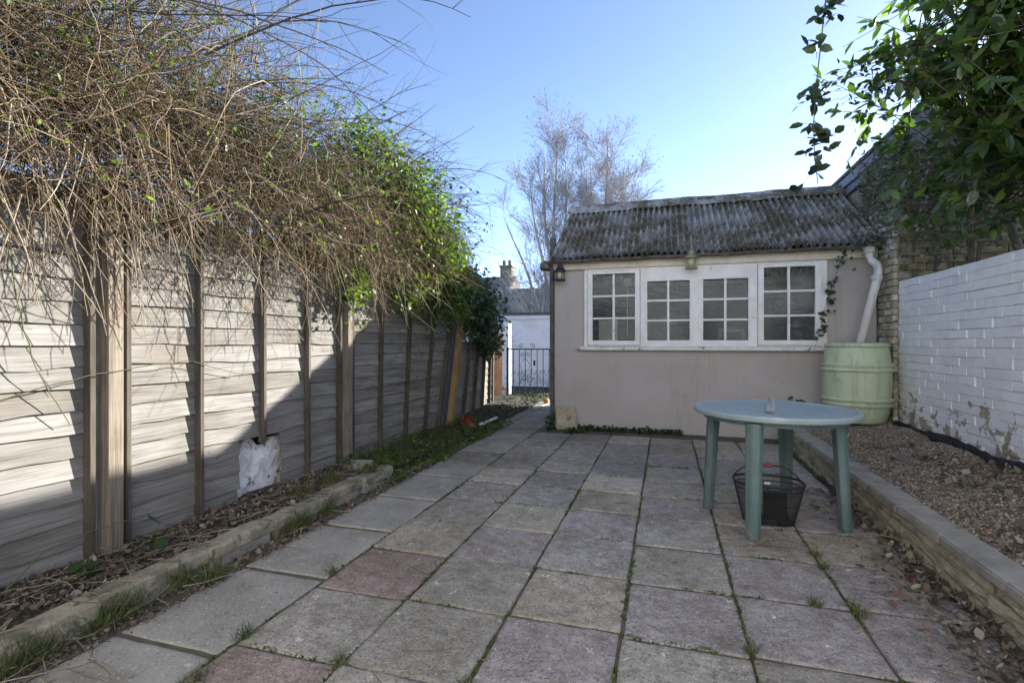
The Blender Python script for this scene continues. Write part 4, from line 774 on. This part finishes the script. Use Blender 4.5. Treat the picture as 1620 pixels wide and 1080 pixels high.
jt = [(.76, 2.45), (.765, 2.4), (.76, 3.0), (.62, 2.44), (-1.55, 1.55), (-1.5, 1.3), (-1.09, 1.5), (-.63, 1.52), (.3, 2.0), (-1.56, 2.1), (.76, 2.85), (.76, 1.75)]
P = np.concatenate([np.stack([RNG.normal(x, .012, 45), RNG.normal(y, .02, 45), np.full(45, -.005)], 1) for x, y in jt])
blades('grass_sprigs', P, U(.02, .07, len(P)), 'grass', 'tiny grass sprigs in the paving joints', .5)
P = np.array([(.5, 3.06, .005)] * 26) + RNG.normal(0, .012, (26, 3)) * np.array([1, 1, 0]); d = np.stack([RNG.normal(.3, .8, 26), RNG.normal(-.4, .5, 26), U(.2, .9, 26)], 1)
tag(tubeobj('dry_grass', grow(P, d, U(.12, .34, 26), 6, .08, .12), .0016, .0006, M['straw'], None, 3), 'dry straw grass sprawling from a joint by the front table leg', 'grass')
# broad weeds in the near bed
wd = thing('bed_weed', (-2.42, 1.75, .08), 'broad leaved green weed in the bed by the nearest fence post', 'weed')
P = np.array([(-2.42, 1.62, .14), (-2.36, 1.72, .16), (-2.44, 1.78, .19), (-2.3, 1.82, .15), (-2.4, 1.9, .17), (-2.5, 1.95, .2), (-2.33, 1.95, .16), (-2.46, 1.52, .13), (-2.38, 1.48, .12)])
leafeach('leaf', P, U(.07, .12, len(P)), IVY, M['ivydark'], wd, (0, 0, 1), .35)
tubeobj('stem', grow(np.repeat([(-2.42, 1.75, .08)], len(P), 0) + 0., P - np.array([(-2.42, 1.75, .08)]), np.linalg.norm(P - np.array([(-2.42, 1.75, .08)]), axis=1), 4, .05), .003, .002, M['greenstem'], wd, 4)

# ------------------------------------------------------------------ climber over the fence
cl = thing('dead_climber', (-2.75, 2.5, 1.9), 'brown twiggy climber mass sprawling over the top of the sunlit fence', 'climber')
def top(y): return 2.95 + .25 * np.sin(y * 1.3) - .25 * np.clip(y - 4.2, 0, 3)
n = 3600; yy = U(-.4, 5.5, n); P = np.stack([RNG.normal(-2.6, .2, n), yy, U(1.8, 2.6, n) - .05 * np.clip(yy - 3.5, 0, 2)], 1)
d = RNG.normal(0, 1, (n, 3)) * np.array([.6, 1., .6]) + np.array([.15, .1, -.25]); tubeobj('matted_twig', grow(P, d, U(.2, .7, n), 7, .25, .05), U(.0013, .003, n), .0009, M['twig'], cl, 3)
n = 5200; yy = U(-.4, 5.6, n); P = np.stack([RNG.normal(-2.72, .26, n), yy, 1.7 + (top(yy) - 1.65) * RNG.beta(1.2, 1.45, n)], 1)
d = RNG.normal(0, 1, (n, 3)) * np.array([.8, 1., .75]) + np.array([.12, 0, -.12]); tubeobj('twig_tangle', grow(P, d, U(.25, .9, n), 7, .2, .04), U(.0013, .0034, n), .0009, M['twig'], cl, 4)
n = 3200; yy = U(-.2, 5.4, n); P = np.stack([RNG.normal(-2.74, .2, n), yy, U(1.8, 2.6, n)], 1)
tubeobj('inner_tangle', grow(P, RNG.normal(0, 1, (n, 3)), U(.2, .6, n), 6, .3, .03), U(.002, .004, n), .0012, M['darktwig'], cl, 3)  # dark stem colour inside the mass stands in for its inner shadow
n = 2600; yy = U(-.2, 5.5, n); P = np.stack([RNG.normal(-2.5, .1, n), yy, 1.85 + U(-.05, .6, n)], 1); d = np.stack([RNG.normal(.2, .4, n), RNG.normal(.0, .7, n), U(-1.4, -.2, n)], 1)
lng = U(.12, .42, n) * (1 + .5 * np.sin(yy * 6.1) * np.sin(yy * 2.3 + 1)); tubeobj('hanging_twig', grow(P, d, lng, 6, .2, .08), U(.0013, .0028, n), .0008, M['twig'], cl, 3)
n = 150; yy = np.concatenate([U(1.1, 2.1, 95), U(2.3, 5, 55)]); P = np.stack([RNG.normal(-2.45, .08, n), yy, 1.75 + U(-.1, .4, n)], 1); d = np.stack([RNG.normal(.15, .2, n), RNG.normal(.2, .4, n), U(-1.6, -.7, n)], 1)
tubeobj('straw_stem', grow(P, d, U(.25, .7, n), 7, .1, .08), U(.0025, .0045, n), .0015, M['straw'], cl, 4)
n = 1300; yy = U(-.2, 5.0, n); P = np.stack([RNG.normal(-2.75, .2, n), yy, 1.95 + U(0, .8, n)], 1); d = np.stack([RNG.normal(.2, .6, n), RNG.normal(.2, .7, n), U(.0, 1.1, n)], 1)
tubeobj('green_stem', grow(P, d, U(.4, 1.0, n), 8, .12, .03), U(.002, .0042, n), .001, M['greenstem'], cl, 4)
n = 900; yy = U(.0, 2.8, n); P = np.stack([RNG.normal(-2.8, .25, n), yy, U(2.1, 3.0, n)], 1); d = np.stack([RNG.normal(.2, .6, n), RNG.normal(.2, .7, n), U(-.1, 1.2, n)], 1)
tubeobj('thicket_twig', grow(P, d, U(.4, 1.1, n), 8, .13, .02), U(.002, .0042, n), .001, M['twig'], cl, 4)
for k in range(48):
    y0 = random.uniform(1.3, 4.9); st = np.array([(random.gauss(-2.6, .12), y0, random.uniform(2.3, 2.85))]); el = random.uniform(.15, 1.)
    d = np.array([(random.uniform(.1, .8), random.uniform(.4, 1.), el)]); L = random.uniform(.9, 1.75) * (1.1 - .1 * (y0 - 1.2))
    G = grow(st, d, np.array([L]), 14, .05, random.uniform(.02, .1)); tubeobj('arching_stem', G, random.uniform(.0045, .0075), .0018, M['darktwig'], cl, 5, kind=None)
    m_ = random.randrange(3, 8); ii = [random.randrange(4, 13) for _ in range(m_)]; P = G[0, ii]; d2 = (G[0, [i + 1 for i in ii]] - P) / .1 + RNG.normal(0, .55, (m_, 3))
    tubeobj('side_shoot', grow(P, d2, U(.15, .6, m_), 7, .1, .02), .0022, .0008, M['darktwig'], cl, 3)
n = 5200; yy = U(-.1, 4.8, n); P = np.stack([RNG.normal(-2.65, .25, n), yy, 1.7 + (top(yy) - 1.6) * RNG.random(n)], 1)
leaves('leaf', P, U(.02, .055, n), LAUREL, M['ivybright'], cl, (.5, .2, .8), .6, rnd=U(.4, 1, n))
n = 5200; yy = 1.8 + 3.3 * RNG.beta(2.2, 1.3, n); P = np.stack([RNG.normal(-2.55, .22, n), yy, 1.75 + (top(yy) - 1.6) * RNG.beta(1.5, 1.2, n)], 1); P = P[snoise(P[:, 1] * 3, P[:, 2] * 4, 1.1, 3) > -.05]
leaves('small_leaf', P, U(.018, .045, len(P)), IVY, M['ivybright'], cl, (.5, .1, .8), .7, rnd=U(0, .8, len(P)))
n = 1800; yy = U(-.1, 5.2, n); P = np.stack([RNG.normal(-2.6, .22, n), yy, 1.75 + (top(yy) - 1.8) * RNG.random(n)], 1); leaves('dead_leaf', P, U(.015, .04, n), CURL, M['litter'], cl, (.5, .1, .5), .9, rnd=U(0, .6, n))
for k in range(16):
    y0 = random.uniform(.2, 4.8); G = grow(np.array([(-2.62, y0, 1.7)]), np.array([(random.gauss(.1, .3), random.gauss(.3, .8), random.uniform(.3, 1.))]), np.array([random.uniform(.8, 1.5)]), 18, .08, .04)
    tubeobj('woody_stem', G, random.uniform(.008, .015), .004, M['darktwig'], cl, 6, kind=None)
    m_ = 5; ii = [random.randrange(4, 13) for _ in range(m_)]; tubeobj('fork', grow(G[0, ii], RNG.normal(0, 1, (m_, 3)) + np.array((.2, .3, .3)), U(.3, .8, m_), 8, .14, .02), .005, .0015, M['darktwig'], cl, 4)
# bright ivy and dark ivy
iv = thing('ivy', (-2.7, 4.9, 1.6), 'bright sunlit green ivy spilling over the fence beyond the brown twigs', 'ivy')
def ivymass(par, n, cs, mleaf, size, nrm=(.6, .3, .7), spread=.55):
    P = []
    for (c_, rad, wgt) in cs:
        m_ = int(n * wgt); v = RNG.normal(0, 1, (m_, 3)); v /= np.linalg.norm(v, axis=1, keepdims=True); r = RNG.random((m_, 1)) ** .4; P.append(np.array(c_) + v * r * np.array(rad) * (1 + .2 * RNG.normal(0, 1, (m_, 1))))
    P = np.concatenate(P); leaves('leaf', P, U(*size, len(P)), IVY, M[mleaf], par, nrm, spread); return P
P = ivymass(iv, 8000, [((-2.5, 3.9, 2.75), (.3, .5, .35), .13), ((-2.42, 4.5, 2.5), (.34, .45, .45), .22), ((-2.38, 4.95, 2.15), (.36, .45, .5), .25), ((-2.38, 5.3, 1.75), (.32, .4, .5), .2), ((-2.5, 5.5, 2.15), (.3, .35, .25), .1), ((-2.5, 3.65, 1.65), (.1, .3, .3), .04), ((-2.45, 4.6, 1.65), (.15, .45, .3), .06)], 'ivybright', (.03, .062))
q = P[RNG.choice(len(P), 500)]; tubeobj('ivy_stem', grow(q, RNG.normal(0, 1, (500, 3)), U(.15, .4, 500), 5, .2, .05), .0025, .001, M['greenstem'], iv, 3)
q = np.stack([RNG.normal(-2.5, .1, 34), U(4.5, 5.9, 34), U(2.1, 2.9, 34)], 1); G = grow(q, np.stack([RNG.normal(.1, .3, 34), U(.5, 1.2, 34), RNG.normal(.3, .3, 34)], 1), U(.3, .75, 34), 8, .1, .02); tubeobj('ivy_shoot', G, .002, .001, M['darktwig'], iv, 3)
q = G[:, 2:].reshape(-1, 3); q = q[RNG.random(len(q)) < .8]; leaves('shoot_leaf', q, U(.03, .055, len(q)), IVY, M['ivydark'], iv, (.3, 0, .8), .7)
i2 = thing('ivy', (-2.6, 6.6, .9), 'dark shaded ivy mound on top of the leaning fence by the gate', 'ivy')
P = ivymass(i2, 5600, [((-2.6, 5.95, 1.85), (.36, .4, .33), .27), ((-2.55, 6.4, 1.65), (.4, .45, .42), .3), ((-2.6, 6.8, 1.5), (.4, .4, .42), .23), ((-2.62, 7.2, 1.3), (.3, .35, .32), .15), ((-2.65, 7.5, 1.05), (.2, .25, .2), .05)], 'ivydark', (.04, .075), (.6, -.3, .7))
q = P[RNG.choice(len(P), 300)]; tubeobj('ivy_stem', grow(q, RNG.normal(0, 1, (300, 3)), U(.2, .5, 300), 5, .2, .05), .003, .001, M['darktwig'], i2, 3)
b = thing('bramble', (-2.55, 1.0, .1), 'long thin green bramble stem trailing down the near fence panel', 'bramble')
for pp in ([(-2.6, 1.36, 1.7), (-2.58, 1.4, 1.3), (-2.6, 1.48, 1.0), (-2.62, 1.62, .75)], [(-2.55, 1.25, .05), (-2.5, 1.45, .25), (-2.5, 1.75, .27), (-2.5, 1.95, .22)], [(-2.6, 1.2, .85), (-2.58, 1.7, .98), (-2.6, 2.2, 1.02), (-2.62, 2.6, .92)]):
    q = [Vector(p) for p in pp]; path = []
    for i in range(len(q) - 1):
        for t in range(5): path.append(q[i].lerp(q[i + 1], t / 5) + Vector((0, random.uniform(-.006, .006), random.uniform(-.006, .006))))
    G = np.array([[tuple(p) for p in path + [q[-1]]]]); tubeobj('stem', G, .003, .002, M['greenstem'], b, 5, kind=None)

# ------------------------------------------------------------------ birches
def birch(base, h, spread, label, stems):
    t = thing('birch_tree', base, label, 'tree', 'bare birches behind the shed'); B = np.array(base, float)
    allP = []
    for (ox, oy, lean, hh) in stems:
        k = 14; z = np.linspace(0, 1, k); P = B + np.stack([ox * z + lean[0] * z ** 1.4 + .06 * np.sin(z * 9 + ox * 5), oy * z + lean[1] * z ** 1.4, z * hh], 1)
        rad = (.085 * (1 - z) ** .9 + .008)[None]; V, F = tubes(P[None], rad, 8); obj('trunk', npmesh('trunk', V, F), M['birch'], t, True); allP.append(P)
    def sub(Ps, n, lo, hi, ln, up, out, wob, grav, k):
        idx = RNG.integers(0, len(Ps), n); tt = U(lo, hi, n); s = []; dd = []
        for i, q in zip(idx, tt):
            Pp = Ps[i]; f = q * (len(Pp) - 1); j = min(int(f), len(Pp) - 2); s.append(Pp[j] + (Pp[j + 1] - Pp[j]) * (f - j)); v = Pp[j + 1] - Pp[j]; dd.append(v / np.linalg.norm(v))
        s = np.array(s); dd = np.array(dd); a = RNG.normal(0, 1, (n, 3)); a[:, 2] *= .4
        return grow(s, dd * up + a * out, U(*ln, n) * (1.25 - .75 * tt), k, wob, grav)
    L1 = sub(allP, 80, .12, .92, (h * .24, h * .42), 1., .62, .05, -.02, 10)
    tubeobj('limb', L1, U(.008, .016, len(L1)), .0035, M['birchtwig'], t, 5, rnd=U(.6, 1, len(L1)))
    L2 = sub(list(L1), 1100, .1, .98, (h * .08, h * .18), 1., .5, .08, -.01, 7); tubeobj('branch', L2, .0045, .0025, M['birchtwig'], t, 4, rnd=U(.2, .9, len(L2)))
    L3 = sub(list(L2), 11000, .1, 1., (h * .03, h * .075), .9, .55, .12, .02, 5); tubeobj('twig', L3, .0028, .0019, M['birchtwig'], t, 3, rnd=U(0, .6, len(L3)))
    q = L3[RNG.choice(len(L3), 2200), -1]; leaves('catkin', q, U(.03, .06, len(q)), LAUREL, M['darktwig'], t, (0, 0, 1), 1.)
birch((-3.1, 14.7, 0), 6.0, 1.2, 'bare birch with arching side limbs standing left of the shed roof', [(-.05, 0, (.0, 0), 7.6), (.2, .1, (.1, 0), 6.5), (-.5, .2, (-.4, .1), 6.2), (-.8, 0, (-.8, 0), 5.0), (-.3, .1, (-.15, 0), 6.9)])
birch((-1.75, 15.4, 0), 6.2, 1.2, 'bare birch rising behind the middle of the shed roof', [(0, 0, (.05, 0), 7.6), (.3, 0, (.35, 0), 6.6), (-.3, .1, (-.2, 0), 6.6)])

# ------------------------------------------------------------------ right hand shrub, hanging spray, wall ivy
ls = thing('evergreen_shrub', (2.7, 4.6, 1.7), 'big glossy evergreen shrub overhanging the white wall at the upper right', 'shrub')
B0 = np.array([2.7, 4.7, 1.2])
tr = np.array([[(2.75, 4.75, .2), (2.72, 4.7, 1.2), (2.6, 4.5, 2.1), (2.4, 4.3, 3.0), (2.3, 4.2, 3.9)], [(2.8, 4.8, .2), (2.85, 4.6, 1.2), (2.95, 4.2, 2.0), (2.9, 3.9, 3.0), (2.7, 3.8, 4.0)], [(2.75, 4.7, .2), (2.7, 4.8, 1.3), (2.55, 4.9, 2.2), (2.3, 4.9, 2.9), (1.9, 4.7, 3.5)]], float)
tubeobj('trunk', tr, .035, .012, M['darktwig'], ls, 7, kind=None)
n = 430; c_ = RNG.integers(0, 3, n); tips = np.concatenate([np.array((2.25, 4.1, 3.35)) + RNG.normal(0, 1, (200, 3)) * np.array((.38, .4, .52)), np.array((2.35, 4.1, 2.55)) + RNG.normal(0, 1, (170, 3)) * np.array((.26, .42, .38)), np.array((1.65, 4.2, 3.0)) + RNG.normal(0, 1, (60, 3)) * np.array((.24, .25, .38))])
tips[:, 2] = np.maximum(tips[:, 2], 1.95 - .0 * tips[:, 0])
st = tr[c_, RNG.integers(2, 5, n)]; K = 8; tt = np.linspace(0, 1, K)[None, :, None]; mid = (st + tips) / 2 + RNG.normal(0, .12, (n, 3)) + np.array((0, 0, .12))
G = (1 - tt) ** 2 * st[:, None] + 2 * tt * (1 - tt) * mid[:, None] + tt ** 2 * tips[:, None]
tubeobj('branch', G, .006, .002, M['darktwig'], ls, 4)
# leaves along the outer half of each branch, pointing outward
lp = []; hd = []
for i in range(n):
    for _ in range(15):
        f = random.uniform(.45, 1) * (K - 1); j = min(int(f), K - 2); p = G[i, j] + (G[i, j + 1] - G[i, j]) * (f - j); t_ = G[i, j + 1] - G[i, j]; t_ = t_ / np.linalg.norm(t_); lp.append(p); hd.append(t_ * .6 + RNG.normal(0, .6, 3) + np.array((-.1, -.1, -.15)))
lp = np.array(lp); hd = np.array(hd); hd /= np.linalg.norm(hd, axis=1, keepdims=True); nn = np.array((-.2, -.3, 1.)) + RNG.normal(0, .5, hd.shape); nn -= (nn * hd).sum(1, keepdims=True) * hd; nn /= np.linalg.norm(nn, axis=1, keepdims=True)
leaves('leaf', lp, U(.075, .135, len(lp)), LAUREL, M['laurel'], ls, fr=(hd, np.cross(nn, hd), nn))
hs = thing('hanging_spray', (.95, 3.6, 2.15), 'single leafy rose stem hanging down against the sky left of the shrub', 'branch')
sp = [(1.5, 3.9, 4.2), (1.15, 3.7, 4.0), (1.0, 3.62, 3.6), (.965, 3.6, 3.25), (.935, 3.6, 2.95), (.91, 3.6, 2.7), (.9, 3.6, 2.5), (.905, 3.6, 2.3), (.925, 3.6, 2.12)]
tubeobj('stem', np.array([sp]), .0055, .0025, M['darktwig'], hs, 6, kind=None)
n = 30; f = U(2.2, 7.9, n); j = f.astype(int); S = np.array(sp); st = S[j] + (S[np.minimum(j + 1, 8)] - S[j]) * (f - j)[:, None]
G = grow(st, np.stack([RNG.normal(-.1, 1, n), RNG.normal(0, .6, n), RNG.normal(-.2, .4, n)], 1), U(.05, .14, n), 5, .15, .06); tubeobj('side_twig', G, .0018, .001, M['darktwig'], hs, 3)
q = G[:, 1:].reshape(-1, 3); q = q[RNG.random(len(q)) < .75]; leafeach('leaf', q, U(.06, .095, len(q)), (LAUREL[0] * np.array((1, 1.45, 1)), LAUREL[1]), M['rose'], hs, (0, -.6, .6), .7)
n = 14; st = np.repeat([(1.85, 4.1, 3.05)], n, 0) + RNG.normal(0, .12, (n, 3)); tg = np.stack([U(1.0, 1.45, n), U(3.7, 4.2, n), U(2.6, 3.15, n)], 1); G = grow(st, tg - st, np.linalg.norm(tg - st, axis=1), 9, .05, .01); tubeobj('rose_shoot', G, .003, .0012, M['darktwig'], hs, 4)
q = G[:, 3:].reshape(-1, 3).repeat(3, 0) + RNG.normal(0, .03, (n * 18, 3)); leaves('leaf', q, U(.035, .065, len(q)), LAUREL, M['rose'], hs, (0, -.4, .8), .7)
wi = thing('wall_ivy', (2.6, 6.0, 2.2), 'grey green small leaved creeper covering the brick outbuilding above the wall', 'creeper')
P = np.concatenate([np.stack([RNG.normal(2.75, .35, 3300), 6.06 - np.abs(RNG.normal(0, .1, 3300)), RNG.normal(2.7, .36, 3300)], 1), np.stack([2.27 - np.abs(RNG.normal(0, .05, 1500)), U(6.0, 6.9, 1500), RNG.normal(2.85, .22, 1500)], 1), np.stack([RNG.normal(2.6, .3, 1300), U(4.8, 6.0, 1300), RNG.normal(2.3, .25, 1300)], 1)])
P = P[(P[:, 2] > 1.85) & (P[:, 2] < 3.35)]; leaves('leaf', P, U(.018, .045, len(P)), IVY, M['greyivy'], wi, (-.5, -.7, .4), .6)
q = P[RNG.choice(len(P), 900)]; tubeobj('creeper_stem', grow(q, RNG.normal(0, 1, (900, 3)), U(.1, .4, 900), 6, .25, .04), .002, .001, M['twig'], wi, 3)
tl = thing('trellis', (2.4, 5.0, 1.75), 'old wooden trellis pieces on top of the white wall', 'trellis')
for k, y in enumerate((4.62, 4.95, 5.06, 5.4, 5.62)): b = MB(); b.box(2.4, 2.42, y - .012, y + .01, 1.74, 1.88 + .05 * (k % 3), .012); b.build('slat', M['batten'], tl)
# ivy sprig on the shed wall by the downpipe
si = thing('ivy_sprig', (1.75, 6.44, 1.1), 'thin ivy sprig hanging over the right end of the shed window', 'ivy')
S = np.array([(1.93, 6.33, 2.2), (1.87, 6.4, 2.05), (1.8, 6.42, 1.78), (1.74, 6.42, 1.58), (1.69, 6.42, 1.4), (1.66, 6.42, 1.2), (1.6, 6.42, 1.02)]); tubeobj('stem', S[None], .003, .0015, M['darktwig'], si, 4, kind=None)
n = 60; f = U(.2, 5.2, n); j = f.astype(int); q = S[j] + (S[j + 1] - S[j]) * (f - j)[:, None] + RNG.normal(0, .03, (n, 3)) * np.array((1, .3, 1)); leafeach('leaf', q, U(.035, .065, n), IVY, M['ivydark'], si, (0, -.9, .3), .4)
q = np.stack([RNG.normal(2.1, .12, 160), RNG.normal(6.32, .06, 160), RNG.normal(2.24, .05, 160)], 1); leaves('eave_leaf', q, U(.02, .045, 160), IVY, M['greyivy'], si, (-.2, -.7, .5), .5)
bw_ = thing('wall_weed', (1.5, 6.4, .3), 'dark bramble leaves at the foot of the shed behind the table', 'weed')
P = np.stack([U(1.1, 1.62, 26), U(6.3, 6.45, 26), U(.25, .48, 26)], 1); leafeach('leaf', P, U(.06, .1, 26), LAUREL, M['ivydark'], bw_, (0, -.4, .8), .4)
